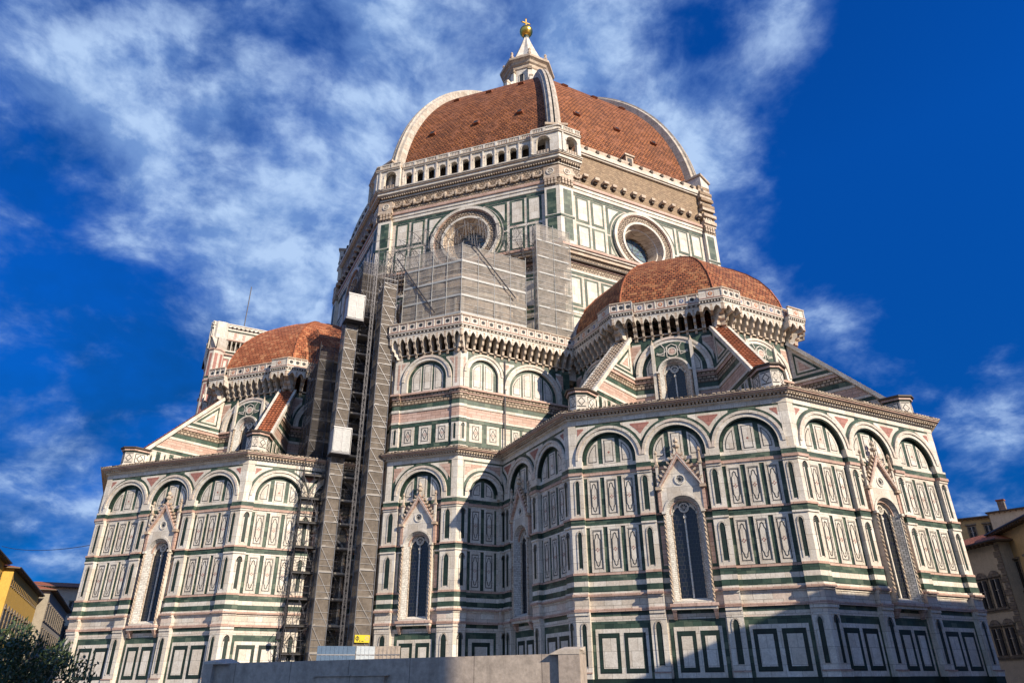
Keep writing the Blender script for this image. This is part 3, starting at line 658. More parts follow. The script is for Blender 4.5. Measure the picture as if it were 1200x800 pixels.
def gallery(parent, fr, lo, hi, ml, mr, dd=0.0, colors=('line',), zb=28.5, big=True):
    """corbelled walkway with pierced parapet. dd: extra projection"""
    k = MB(); D = 1.0+dd
    k.box(lo, hi, 0, .12, zb-.15, zb+.05, 'cream', ml, mr)
    n = max(2, round((hi-lo+2*ml*.5)/.72)); e0, e1 = ml*D*.8, mr*D*.8; a0, a1 = lo-e0, hi+e1; pit = (a1-a0)/n
    def bracket(u):
        P = [(0, zb), (.22, zb), (.30, zb+.25), (.48, zb+.35), (.52, zb+.7), (.75, zb+.85), (.80, zb+1.2), (D, zb+1.35), (D, zb+1.9), (0, zb+1.9)]
        # shift corner brackets so that they still reach their wall
        for s_ in (-1, 1): k.poly([(u+s_*.10, d, z) for d, z in P], 'white')
        for (d0_, z0_), (d1_, z1_) in zip(P, P[1:]): k.poly([(u-.10, d0_, z0_), (u+.10, d0_, z0_), (u+.10, d1_, z1_), (u-.10, d1_, z1_)], 'cream')
    for i in range(n+1): bracket(a0+pit*i)
    # pointed arches between brackets
    for i in range(n):
        ua, ub = a0+pit*i+.10, a0+pit*(i+1)-.10; um = (ua+ub)/2; zt = zb+1.95; zsp = zb+1.35; zap = zb+1.82
        for (x0, x1, y0, y1) in ((ua, ua+(um-ua)*.45, zsp, zsp+.3), (ua+(um-ua)*.45, um, zsp+.3, zap), (um, um+(um-ua)*.55, zap, zsp+.3), (um+(um-ua)*.55, ub, zsp+.3, zsp)):
            k.hexa([(x0, D-.14, y0), (x1, D-.14, y1), (x1, D, y1), (x0, D, y0)], [(x0, D-.14, zt), (x1, D-.14, zt), (x1, D, zt), (x0, D, zt)], 'white_plain')
        k.box(ua, ub, 0, .3, zb+.3, zb+.42, 'cream')
    k.box(lo, hi, 0, D+.02, zb+1.93, zb+2.1, 'white_plain', ml, mr)
    k.box(lo, hi, D, D+.04, zb+2.1, zb+2.3, 'cream', ml, mr); k.box(lo, hi, 0, D, zb+2.1, zb+2.3, 'white_plain', ml, mr)
    nd = int((hi-lo+2)/.22)
    for i in range(nd+1):
        u = a0+(a1-a0)*i/nd; k.box(u-.05, u+.05, D+.04, D+.10, zb+2.1, zb+2.28, 'shadow_stone' if i % 2 else 'white_plain')
    k.box(lo, hi, 0, D+.16, zb+2.3, zb+2.45, 'white_plain', ml, mr); k.box(lo, hi, 0, D+.2, zb+2.42, zb+2.5, 'pinkish', ml, mr)
    g_ = k.build('corbelled_gallery', parent, **fr)
    p_ = MB(); z0 = zb+2.5; z1 = zb+3.25
    p_.box(lo, hi, D, D+.12, z0, z1, 'white_plain', ml, mr); p_.box(lo, hi, D-.05, D+.2, z1, z1+.12, 'cream', ml, mr)
    n = max(1, round((hi-lo+2*ml*D)/.86)); a0, a1 = lo-ml*D, hi+mr*D; pit = (a1-a0)/n
    for i in range(n):
        uc = a0+pit*(i+.5); h = .30; zc = (z0+z1)/2
        p_.strip([(uc-h, zc-h), (uc+h, zc-h), (uc+h, zc+h), (uc-h, zc+h)], .05, D+.1, D+.135, 'pinkish')
        m = colors[i % len(colors)]
        P = []
        for q in range(16):
            a = q*pi/8; r = .21*(1.0 if q % 2 == 0 else .72); P.append((uc+r*cos(a), zc+r*sin(a)))
        p_.prism(P, D+.1, D+.14, m)
        p_.box(uc+pit/2-.05, uc+pit/2+.05, D+.1, D+.17, z0, z1, 'white_plain')
        if m != 'line': p_.prism([(uc+.08*cos(q*pi/3), zc+.08*sin(q*pi/3)) for q in range(6)], D+.14, D+.15, 'white_plain')
    p_.build('parapet', g_)
    return g_

AU = 9.9; HU = AU*T8
def tribune_up(cx, cy, degs, vdegs, tilem, stone_roof=()):
    for dg in degs:
        fr = frame(dg, AU, cx, cy)
        upper_face('tribune_wall', fr, -HU, HU, [(0, 3.2, 25.35)], ornament=True)
        # ornamented window reaching down to the lower roof
        win = gothic_window(cath, fr, 0, w=1.35, gl=.82, z0=20.0, zs=25.2, gable=False, d0=.06)
        o = MB(); 
        for sg in (-1, 1):
            o.box(sg*1.62-.14, sg*1.62+.14, 0, .5, 20, 27.9, 'white_plain'); o.lathe(sg*1.62, .35, [(.14, 27.9), (.04, 28.35), (0, 28.45)], 'cream', 6)
            for r0, c_ in ((.75, 'line'), (.6, 'white_plain')): o.ring(sg*.95, 27.6, r0-.07, r0, .2, .32, c_, pi if sg > 0 else 1.3*pi, 1.7*pi if sg > 0 else 2*pi, 10)
        n = 16; us = [-1.5+3.0*i/n for i in range(n+1)]
        for u0, u1 in zip(us, us[1:]):
            f0 = lambda u: 25.2+sqrt(max(1.35**2-u*u, 0)) if abs(u) < 1.35 else 25.2
            tp = lambda u: min(28.0, 25.35+sqrt(max(2.7**2-u*u, 0)))
            o.poly([(u0, .3, f0(u0)), (u1, .3, f0(u1)), (u1, .3, tp(u1)), (u0, .3, tp(u0))], 'green')
        o.ring(0, 27.15, .28, .38, .3, .36, 'white_plain', 0, 2*pi, 16); o.ring(0, 27.15, .0, .26, .3, .34, 'pinkish', 0, 2*pi, 16)
        o.strip([(-.45, 26.7), (0, 26.5), (.45, 26.7), (.45, 27.6), (0, 27.85), (-.45, 27.6)], .07, .3, .345, 'white_plain')
        o.strip([(-1.3, 27.0), (-.7, 26.8), (-.6, 27.5), (-.9, 27.95)], .07, .3, .34, 'white_plain', closed=False); o.strip([(1.3, 27.0), (.7, 26.8), (.6, 27.5), (.9, 27.95)], .07, .3, .34, 'white_plain', closed=False)
        o.build('window_surround', win)
        cols_ = ('rosette_orange', 'line', 'rosette_blue', 'line') if cy == 0 else ('rosette_orange', 'line')
        gl_ = gallery(cath, fr, -HU, HU, T8, T8, 0, cols_)
    for vd in vdegs:
        # bastion of the gallery over each corner
        for dg, s_ in ((vd-22.5, 1), (vd+22.5, -1)):
            fr = frame(dg, AU, cx, cy)
            if s_ > 0: gallery(cath, fr, HU-1.25, HU, 0, T8, .55, ('rosette_orange',))
            else: gallery(cath, fr, -HU, -HU+1.25, T8, 0, .55, ('line',))
        # radial buttress
        fr = frame(vd, 0, cx, cy); hw = .62
        SL = [(10.9, 28.6), (17.3, 21.7)]
        rt = lambda z: 10.9+(28.6-z)/(28.6-21.7)*6.4
        zt = lambda r: 28.6-(r-10.9)/6.4*6.9
        b = MB()
        b.poly([(-hw, 10.2, 19.3), (-hw, 17.6, 19.3), (-hw, 17.3, 21.7), (-hw, 10.9, 28.6), (-hw, 10.2, 28.6)], 'white'); b.poly([(hw, 10.2, 19.3), (hw, 17.6, 19.3), (hw, 17.3, 21.7), (hw, 10.9, 28.6), (hw, 10.2, 28.6)], 'white')
        for sg in (-1, 1):
            for z0, z1, m, e in ((19.9, 20.2, 'green', .03), (22.0, 22.3, 'green', .04), (22.3, 22.5, 'white_plain', .08), (22.5, 23.35, 'pinkish', .04), (23.35, 23.6, 'white_plain', .1), (23.6, 24.05, 'green', .04), (24.05, 24.6, 'carved', .05), (24.6, 24.9, 'pinkish', .14), (24.9, 25.1, 'white_plain', .24), (25.1, 25.5, 'green', .03)):
                q0, q1 = sorted((sg*hw, sg*(hw+e)))
                b.hexa([(q0, 10.3, z0), (q1, 10.3, z0), (q1, rt(z0)-.25, z0), (q0, rt(z0)-.25, z0)], [(q0, 10.3, z1), (q1, 10.3, z1), (q1, rt(z1)-.25, z1), (q0, rt(z1)-.25, z1)], m)
            x = sg*(hw+.035)
            for r in [10.9+.62*i for i in range(10)]:
                ztp = min(21.9, zt(r+.42)-.55)
                if ztp > 20.5:
                    q0, q1 = sorted((sg*hw, x)); b.hexa([(q0, r, 20.25), (q1, r, 20.25), (q1, r+.4, 20.25), (q0, r+.4, 20.25)], [(q0, r, ztp), (q1, r, ztp), (q1, r+.4, ztp), (q0, r+.4, ztp)], 'green' if int(r*1.6) % 2 else 'white_plain')
                    b.poly([(x+sg*.01, r+.13, 20.4), (x+sg*.01, r+.27, 20.4), (x+sg*.01, r+.27, ztp-.3), (x+sg*.01, r+.2, ztp-.08), (x+sg*.01, r+.13, ztp-.3)], 'green_dark')
            for (a, m, e) in (((11.0, 25.7, 13.2, 25.7, 11.0, 27.9), 'green', .02), ((11.15, 25.85, 12.75, 25.85, 11.15, 27.5), 'white_plain', .04), ((11.35, 26.0, 12.3, 26.0, 11.35, 27.0), 'pinkish', .05)):
                x = sg*(hw+e); b.poly([(x, a[0], a[1]), (x, a[2], a[3]), (x, a[4], a[5])], m)
        bt = b.build('buttress', cath, **fr)
        c = MB(); W = .82; nrm = (6.9, 6.4); ln = sqrt(nrm[0]**2+nrm[1]**2); nx, nz_ = 6.9/ln, 6.4/ln
        A0, A1 = (10.7, 28.82), (17.5, 21.49)
        for sg in (-1, 1):      # pale coping under the tiles
            q0, q1 = sorted((sg*(W-.18), sg*(W+.06)))
            c.hexa([(q0, A0[0]-.1*nx, A0[1]-.1*nz_), (q1, A0[0]-.1*nx, A0[1]-.1*nz_), (q1, A0[0]+.22*nx, A0[1]+.22*nz_), (q0, A0[0]+.22*nx, A0[1]+.22*nz_)],
                   [(q0, A1[0]-.1*nx, A1[1]-.1*nz_), (q1, A1[0]-.1*nx, A1[1]-.1*nz_), (q1, A1[0]+.22*nx, A1[1]+.22*nz_), (q0, A1[0]+.22*nx, A1[1]+.22*nz_)], 'white_plain')
        c.build('coping', bt)
        c = MB(); n = 22; rfm = 'cream' if vd in stone_roof else 'tile_flat'
        for i in range(n):
            for j in range(4):
                t0, t1 = i/n, (i+1)/n; u0 = -W+.16+(2*W-.32)*j/4; u1 = u0+(2*W-.32)/4
                P = lambda t, h: (A0[0]+(A1[0]-A0[0])*t+h*nx, A0[1]+(A1[1]-A0[1])*t+h*nz_)
                a_, b_ = P(t0, .14), P(t1, .22); c_ = P(t1, .14)
                um = (u0+u1)/2
                c.poly([(u0, *a_), (um, a_[0]+.06*nx, a_[1]+.06*nz_), (um, b_[0]+.06*nx, b_[1]+.06*nz_), (u0, *b_)], rfm); c.poly([(um, a_[0]+.06*nx, a_[1]+.06*nz_), (u1, *a_), (u1, *b_), (um, b_[0]+.06*nx, b_[1]+.06*nz_)], rfm)
                c.poly([(u0, *b_), (u1, *b_), (u1, *c_), (u0, *c_)], rfm)
        c.build('tiled_roof', bt, recalc=False)
        # pedestal block over the corner
        c = MB(); r0, r1, h_ = 17.15, 18.85, .85; ch = .35
        def octo(e): return [(-h_-e, r0-e), (h_+e, r0-e), (h_+e, r1-ch*1.6+e*.3), (h_-ch*1.6+e*.3, r1+e), (-h_+ch*1.6-e*.3, r1+e), (-h_-e, r1-ch*1.6+e*.3)]
        def slab(e, z0, z1, m):
            P = octo(e); c.poly([(u, d, z1) for u, d in P], m); c.poly([(u, d, z0) for u, d in P][::-1], m)
            for i in range(len(P)): a, b_ = P[i], P[(i+1) % len(P)]; c.poly([(*a, z0), (*b_, z0), (*b_, z1), (*a, z1)], m)
        slab(.08, 19.45, 19.7, 'white_plain'); slab(.02, 19.7, 20.05, 'green'); slab(.06, 20.05, 20.2, 'white_plain'); slab(0, 20.2, 21.35, 'white_plain'); slab(.04, 21.3, 21.45, 'green_dark'); slab(.14, 21.45, 21.65, 'pinkish'); slab(.28, 21.65, 21.78, 'shadow_stone')
        P = octo(.0)
        for i in range(len(P)):
            a, b_ = Vector(P[i]), Vector(P[(i+1) % len(P)]); mid = (a+b_)/2; t_ = (b_-a).normalized(); nn = Vector((t_.y, -t_.x)); 
            if nn.dot(mid-Vector((0, 18))) < 0: nn = -nn
            for sz, m, off in ((.44, 'line', .012), (.37, 'white_plain', .02)):
                hh = min(sz, (b_-a).length/2-.06); q = [mid+t_*hh+nn*off, mid-t_*hh+nn*off]
                c.poly([(q[0].x, q[0].y, 20.78-sz), (q[1].x, q[1].y, 20.78-sz), (q[1].x, q[1].y, 20.78+sz), (q[0].x, q[0].y, 20.78+sz)], m)
            for sz, m, off in ((.32, 'line', .03), (.23, 'white_plain', .036)):
                hh = min(sz, (b_-a).length/2-.1); q = [mid+t_*hh+nn*off, mid+nn*off, mid-t_*hh+nn*off]
                c.poly([(q[0].x, q[0].y, 20.78), (q[1].x, q[1].y, 20.78+sz*1.1), (q[2].x, q[2].y, 20.78), (q[1].x, q[1].y, 20.78-sz*1.1)], m)
        c.build('pedestal', bt)
    # low roof between the storeys
    b = MB(); n = 8; Rl, Ru = AP/cos(pi/8)+1.0, AU/cos(pi/8)+.1
    for k in range(8):
        a0, a1 = radians(22.5+45*k), radians(67.5+45*k)
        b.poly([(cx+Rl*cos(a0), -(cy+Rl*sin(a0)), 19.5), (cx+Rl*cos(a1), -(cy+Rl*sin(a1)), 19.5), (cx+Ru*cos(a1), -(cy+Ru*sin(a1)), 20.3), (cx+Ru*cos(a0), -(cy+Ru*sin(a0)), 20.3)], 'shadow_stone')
    b.build('lower_roof', cath)
    # half dome
    prof = [(10.95, 31.0), (10.85, 32.2), (10.55, 33.6), (10.0, 35.0), (9.2, 36.3), (8.1, 37.5), (6.8, 38.6), (5.2, 39.7), (3.4, 40.8), (1.5, 41.7), (0.02, 42.2)]
    b = MB()
    for k in range(8):
        am = radians(45*k)
        s = 0
        for (r0, z0), (r1, z1) in zip(prof, prof[1:]):
            ds = sqrt((r1-r0)**2+(z1-z0)**2)
            a0, a1 = am-pi/8, am+pi/8; h0, h1 = r0*sin(pi/8), r1*sin(pi/8)
            p = [(cx+r0*cos(a0), -(cy+r0*sin(a0)), z0), (cx+r0*cos(a1), -(cy+r0*sin(a1)), z0), (cx+r1*cos(a1), -(cy+r1*sin(a1)), z1), (cx+r1*cos(a0), -(cy+r1*sin(a0)), z1)]
            b.poly(p, tilem, uv=[(-h0+k*31, s), (h0+k*31, s), (h1+k*31, s+ds), (-h1+k*31, s+ds)]); s += ds
    dm = b.build('tribune_dome', cath, recalc=False)
    c = MB()
    for k in range(8):     # hip tiles
        a = radians(45*k+22.5)
        for (r0, z0), (r1, z1) in zip(prof, prof[1:]): c.bar((cx+r0*cos(a), -(-(cy+r0*sin(a))) , z0), (cx+r1*cos(a), cy+r1*sin(a), z1), .10, 'tile_flat')
    c2 = MB(); c2.slots = c.slots; c2.m = c.m; c2.f = c.f; c2.v = [(x, -y, z) for x, y, z in c.v]; c2.build('hip_ridge', dm)
mat('tile_flat', (.44, .15, .07), (.25, .08, .04), (.4, .35), mortar=.5, dirt=.3, dirtcol=(.1, .06, .04), bump=.3, streak=.2, rough=.8)
tribune_up(CE, 0, (-90, -45, 0, 45), (-67.5, -22.5, 22.5), 'tile_small', (-67.5,))
tribune_up(0, -CE, (0, -45, -90, -135), (-22.5, -67.5, -112.5), 'tile_bright')

# centre block upper storey
upper_face('upper_wall', frame(-45, DSE), -HSE, HSE, [(0, 2.4, 26.2)], piers=[(-HSE, -HSE+.62), (HSE-.62, HSE)], cols=[(-HSE+.72, HSE-.72, 3)])
frE = dict(loc=(XB, -16.6, 0), rotz=pi/2); lE, hEe = -YB+16.6, -11.0+16.6
upper_face('upper_wall', frE, lE, hEe, [(-20.05+16.6, 1.92, 26.65), (-15.0+16.6, 3.0, 25.55)], ml=T8, mr=0, piers=[(lE, lE+.62)], cols=[(lE+.72, -18.2+16.6, 2), (-17.3+16.6, -13.2+16.6, 4)])
frS = dict(loc=(16.6, -XB, 0), rotz=0)
upper_face('upper_wall', frS, -hEe, -lE, [(15.0-16.6, 3.0, 25.55), (20.05-16.6, 1.92, 26.65)], ml=0, mr=T8, piers=[(-lE-.62, -lE)], cols=[(18.2-16.6, -lE-.72, 2)])
gallery(cath, frame(-45, DSE), -HSE, HSE, T8, T8); gallery(cath, frE, lE, hEe, T8, 0); gallery(cath, frS, -hEe, -lE, 0, T8)
b = MB()      # terrace on top
b.poly([(YB, XB, 30.6), (XB, YB, 30.6), (XB, 8, 30.6), (8, 8, 30.6), (8, XB, 30.6)], 'cream'); b.build('terrace', cath)
b = MB()      # drain pipe of the east side
b.bar((XB+.28, -17.95, 19.6), (XB+.28, -17.95, 28.4), .07, 'steel_dark', 6)
b.v = [(x, -y, z) for x, y, z in b.v]; b.build('drain_pipe', cath)

# ------------------------------------------------------------------ exedra behind the netting
b = MB(); fr = frame(-45, 26.56); rr = 6.3; n = 24
for k in range(n):
    a0, a1 = pi*k/n, pi*(k+1)/n
    P = lambda r, a, z: (r*cos(a), r*sin(a), z)
    for r, z0, z1, m in ((rr, 30.6, 35.6, 'cream'), (rr+.3, 30.6, 31.5, 'white'), (rr+.45, 35.6, 36.3, 'white_plain'), (rr+.8, 36.3, 36.9, 'cream'), (rr+.2, 36.9, 37.3, 'white_plain')):
        b.poly([P(r, a0, z0), P(r, a1, z0), P(r, a1, z1), P(r, a0, z1)], m)
    for (r0, z0, r1, z1) in ((rr, 31.5, rr+.3, 31.5), (rr, 35.6, rr+.45, 35.6), (rr+.45, 36.3, rr+.8, 36.3), (rr+.8, 36.9, rr+.2, 36.9)):
        b.poly([P(r0, a0, z0), P(r0, a1, z0), P(r1, a1, z1), P(r1, a0, z1)], 'white_plain')
    pr = [(rr+.2, 37.3), (5.2, 38.8), (3.6, 40.0), (1.8, 40.9), (0.02, 41.3)]
    for (r0, z0), (r1, z1) in zip(pr, pr[1:]): b.poly([P(r0, a0, z0), P(r0, a1, z0), P(r1, a1, z1), P(r1, a0, z1)], 'cream')
ex = b.build('exedra', cath, **fr)
for k in range(5):
    a = pi*(k+.5)/5; b = MB()
    P = [(-.55, 31.9), (.55, 31.9), (.55, 34.2)]+[(.55*cos(j*pi/8), 34.2+.55*sin(j*pi/8)) for j in range(1, 8)]+[(-.55, 34.2)]
    q = (rr+.03)
    b.poly([((q)*cos(a)-x*sin(a), q*sin(a)+x*cos(a), z) for x, z in P], 'shadow_stone'); b.build('niche', ex)
    for s_ in (-1, 1):
        b = MB(); aa = a+s_*.26; b.lathe((rr+.25)*cos(aa), (rr+.25)*sin(aa), [(.2, 31.5), (.2, 31.7), (.15, 31.8), (.13, 35.1), (.22, 35.5), (.22, 35.6)], 'white_plain', 8); b.build('column', ex)

# ------------------------------------------------------------------ drum
AD = 26.56; HD = AD*T8; OZ = 46.8
def drum_face(dg, detail=True, flip=False):
    fr = frame(dg, AD); b = MB(); lo, hi = -HD, HD
    if not detail:
        b.box(lo, hi, -1.5, 0, 28, 58.3, 'white', T8*0+T8, T8); b.build('drum_wall', cath, **fr); return
    b.box(lo, hi, -1.0, 0, 28, 42.0, 'white', T8, T8)
    # wall sheet with a round opening
    RO_ = 2.75; n = 64; corners = []
    z0, z1 = 42.0, 55.0
    def edge(a):
        c, s = cos(a), sin(a); t = 1e9
        if c > 1e-9: t = min(t, hi/c)
        if c < -1e-9: t = min(t, lo/c)
        if s > 1e-9: t = min(t, (z1-OZ)/s)
        if s < -1e-9: t = min(t, (z0-OZ)/s)
        return (c*t, OZ+s*t)
    angs = sorted([2*pi*k/n for k in range(n)]+[math.atan2(z-OZ, x) % (2*pi) for x in (lo, hi) for z in (z0, z1)])
    for a0, a1 in zip(angs, angs[1:]+[angs[0]+2*pi]):
        e0, e1 = edge(a0), edge(a1)
        b.poly([(RO_*cos(a0), 0, OZ+RO_*sin(a0)), (e0[0], 0, e0[1]), (e1[0], 0, e1[1]), (RO_*cos(a1), 0, OZ+RO_*sin(a1))], 'white')
    # lower stage
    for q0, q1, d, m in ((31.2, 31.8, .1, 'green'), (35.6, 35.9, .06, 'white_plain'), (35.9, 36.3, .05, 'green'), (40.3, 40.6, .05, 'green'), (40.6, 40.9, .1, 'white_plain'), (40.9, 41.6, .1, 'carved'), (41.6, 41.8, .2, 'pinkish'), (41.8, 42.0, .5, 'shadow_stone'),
                         (42.0, 42.5, .35, 'carved'), (42.5, 42.9, .6, 'cream'), (42.9, 43.1, .8, 'white_plain'), (43.1, 43.4, .95, 'pinkish'), (43.4, 43.7, .12, 'white_plain'), (43.7, 43.85, .05, 'green')):
        b.box(lo, hi, 0, d, q0, q1, m, T8, T8)
    for zz0, zz1 in ((32.0, 35.4), (36.5, 40.1)):
        for i in range(10):
            u0 = lo+.5+(hi-lo-1)*i/10; u1 = u0+(hi-lo-1)/10-.35
            b.box(u0, u1, 0, .03, zz0, zz1, 'green'); b.box(u0+.26, u1-.26, .03, .06, zz0+.3, zz1-.3, 'white_plain')
    # upper stage panels
    for sg in (-1, 1):
        for ua, ub in ((7.25, 8.95), (5.25, 6.95)):
            for pz0, pz1 in ((47.35, 50.75), (43.95, 47.0)):
                x0, x1 = sorted((sg*ua, sg*ub)); b.box(x0, x1, 0, .03, pz0, pz1, 'green'); b.box(x0+.26, x1-.26, .03, .07, pz0+.28, pz1-.28, 'white_plain')
        # spandrels beside the round window
        for sz in (-1, 1):
            for ins, m, d in ((0, 'green', .03), (.28, 'white_plain', .06)):
                umax, zext = 4.9-ins, (3.95 if sz > 0 else 2.85)-ins; Rb = 4.55+ins; pts = []
                ui = max(.15+ins, sqrt(max(Rb*Rb-zext*zext, 0)))
                zi = sqrt(max(Rb*Rb-umax*umax, 0)) if Rb > umax else .12+ins
                zi = max(zi, .12+ins)
                pts = [(umax, zi), (umax, zext), (ui, zext)]
                a0, a1 = math.atan2(zext, ui), math.atan2(zi, sqrt(max(Rb*Rb-zi*zi, 0)))
                for k in range(0, 9): a = a0+(a1-a0)*k/8; pts.append((min(Rb*cos(a), umax), Rb*sin(a)))
                b.prism([(sg*x, OZ+sz*z) for x, z in pts], 0, d, m)
    b.ring(0, OZ, 4.2, 4.42, 0, .05, 'green', 0, 2*pi, 56)
    b.box(lo, hi, 0, .05, 50.85, 51.15, 'green', T8, T8)
    b.box(lo, hi, 0, .12, 51.25, 51.7, 'white_plain', T8, T8); b.box(lo, hi, 0, .22, 51.7, 52.1, 'white_plain', T8, T8); b.box(lo, hi, 0, .36, 52.1, 52.45, 'pinkish', T8, T8)
    wall = b.build('drum_wall', cath, **fr)
    # round window
    o = MB(); o.ring(0, OZ, 3.85, 4.2, 0, .42, 'white_plain', 0, 2*pi, 56); o.ring(0, OZ, 3.75, 3.87, 0, .30, 'pinkish', 0, 2*pi, 56); o.ring(0, OZ, 2.95, 3.77, 0, .16, 'carved', 0, 2*pi, 56); o.ring(0, OZ, 2.70, 2.97, -.1, .28, 'white_plain', 0, 2*pi, 56)
    n = 48
    for k in range(n):
        a0, a1 = 2*pi*k/n, 2*pi*(k+1)/n
        for (r0, d0, r1, d1, m) in ((2.72, .2, 2.45, -.5, 'cream'), (2.45, -.5, 2.35, -.55, 'white_plain'), (2.35, -.55, 1.95, -1.7, 'cream'), (1.95, -1.7, 1.95, -2.1, 'carved')):
            o.poly([(r0*cos(a0), d0, OZ+r0*sin(a0)), (r0*cos(a1), d0, OZ+r0*sin(a1)), (r1*cos(a1), d1, OZ+r1*sin(a1)), (r1*cos(a0), d1, OZ+r1*sin(a0))], m)
    # carved band: small studs around the ring
    for r, nn, sz in ((3.15, 44, .07), (3.36, 44, .06), (3.57, 44, .07)):
        for k in range(nn):
            a = 2*pi*(k+(.5 if r == 3.36 else 0))/nn; u, z = r*cos(a), OZ+r*sin(a); o.prism([(u-sz, z), (u, z-sz), (u+sz, z), (u, z+sz)], .16, .18, 'line')
    ow = o.build('round_window', cath, **fr)
    gq = MB(); gq.poly([(1.97*cos(2*pi*k/40), -2.0, OZ+1.97*sin(2*pi*k/40)) for k in range(40)], 'glass_green'); gq.build('glass', ow)
    ba = MB()
    for k in range(6): a = k*pi/6; ba.bar((1.95*cos(a), -1.97, OZ+1.95*sin(a)), (-1.95*cos(a), -1.97, OZ-1.95*sin(a)), .03, 'steel_dark')
    for z in (-1.2, -.6, .6, 1.2): h = sqrt(1.95**2-z*z); ba.bar((-h, -1.96, OZ+z), (h, -1.96, OZ+z), .018, 'steel_dark')
    ba.build('window_bar', ow)
    # corner pilasters
    for sg in (-1, 1):
        p_ = MB(); x0, x1 = sorted((sg*9.45, sg*HD)); ml, mr = (T8, 0) if sg < 0 else (0, T8)
        p_.box(x0, x1, 0, .45, 43.4, 51.3, 'white_plain', ml, mr)
        for pz0, pz1 in ((44.2, 47.0), (47.5, 50.9)):
            a, c = (x0+.25, x1-.25) if sg > 0 else (x0+.25, x1-.25)
            p_.box(a, c, .45, .47, pz0, pz1, 'green'); 
        p_.box(x0, x1, .45, .52, 47.1, 47.35, 'green', ml, mr)
        # capital with leaves
        p_.box(x0, x1, 0, .50, 51.3, 52.5, 'carved', ml, mr); p_.box(x0-.05, x1+.05, 0, .62, 52.3, 52.6, 'cream', ml, mr)
        for k in range(4):
            u = x0+.2+(x1-x0-.4)*k/3
            for z in (51.5, 51.95): p_.prism([(u-.14, z), (u+.14, z), (u+.10, z+.36), (u-.10, z+.36)], .5, .66, 'cream')
        p_.box(x0, x1, 0, .60, 52.6, 54.0, 'cream', ml, mr)
        uc = (x0+x1)/2; p_.ring(uc, 53.3, .32, .45, .6, .68, 'white_plain', 0, 2*pi, 16); p_.ring(uc, 53.3, .1, .18, .6, .70, 'white_plain', 0, 2*pi, 10)
        p_.build('corner_pilaster', wall)
    return wall
def frieze_cornice(dg, lo, hi, ml, mr, wall):
    b = MB()
    b.box(lo, hi, -.3, .30, 52.45, 54.4, 'carved', ml, mr)
    u = lo+.3
    while u < hi-.4:    # garlands
        for k in range(7):
            a = pi*k/6; b.prism([(u+.55-.5*cos(a)-.12, 53.5-.42*sin(a)-.1), (u+.55-.5*cos(a)+.12, 53.5-.42*sin(a)-.1), (u+.55-.5*cos(a)+.12, 53.5-.42*sin(a)+.12), (u+.55-.5*cos(a)-.12, 53.5-.42*sin(a)+.12)], .35, .52, 'cream')
        b.lathe(u, .4, [(.0, 52.9), (.16, 53.1), (.2, 53.5), (.12, 53.8), (0, 53.9)], 'cream', 6); u += 1.35
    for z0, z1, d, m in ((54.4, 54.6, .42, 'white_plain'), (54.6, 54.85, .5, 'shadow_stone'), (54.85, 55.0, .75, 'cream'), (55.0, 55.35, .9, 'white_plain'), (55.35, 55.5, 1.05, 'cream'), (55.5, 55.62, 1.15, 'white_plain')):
        b.box(lo, hi, -.3, d, z0, z1, m, ml, mr)
    n = int((hi-lo)/.3)
    for i in range(n): u = lo+.15+.3*i; b.box(u-.08, u+.08, .5, .7, 54.63, 54.85, 'cream')
    b.build('cornice', wall)
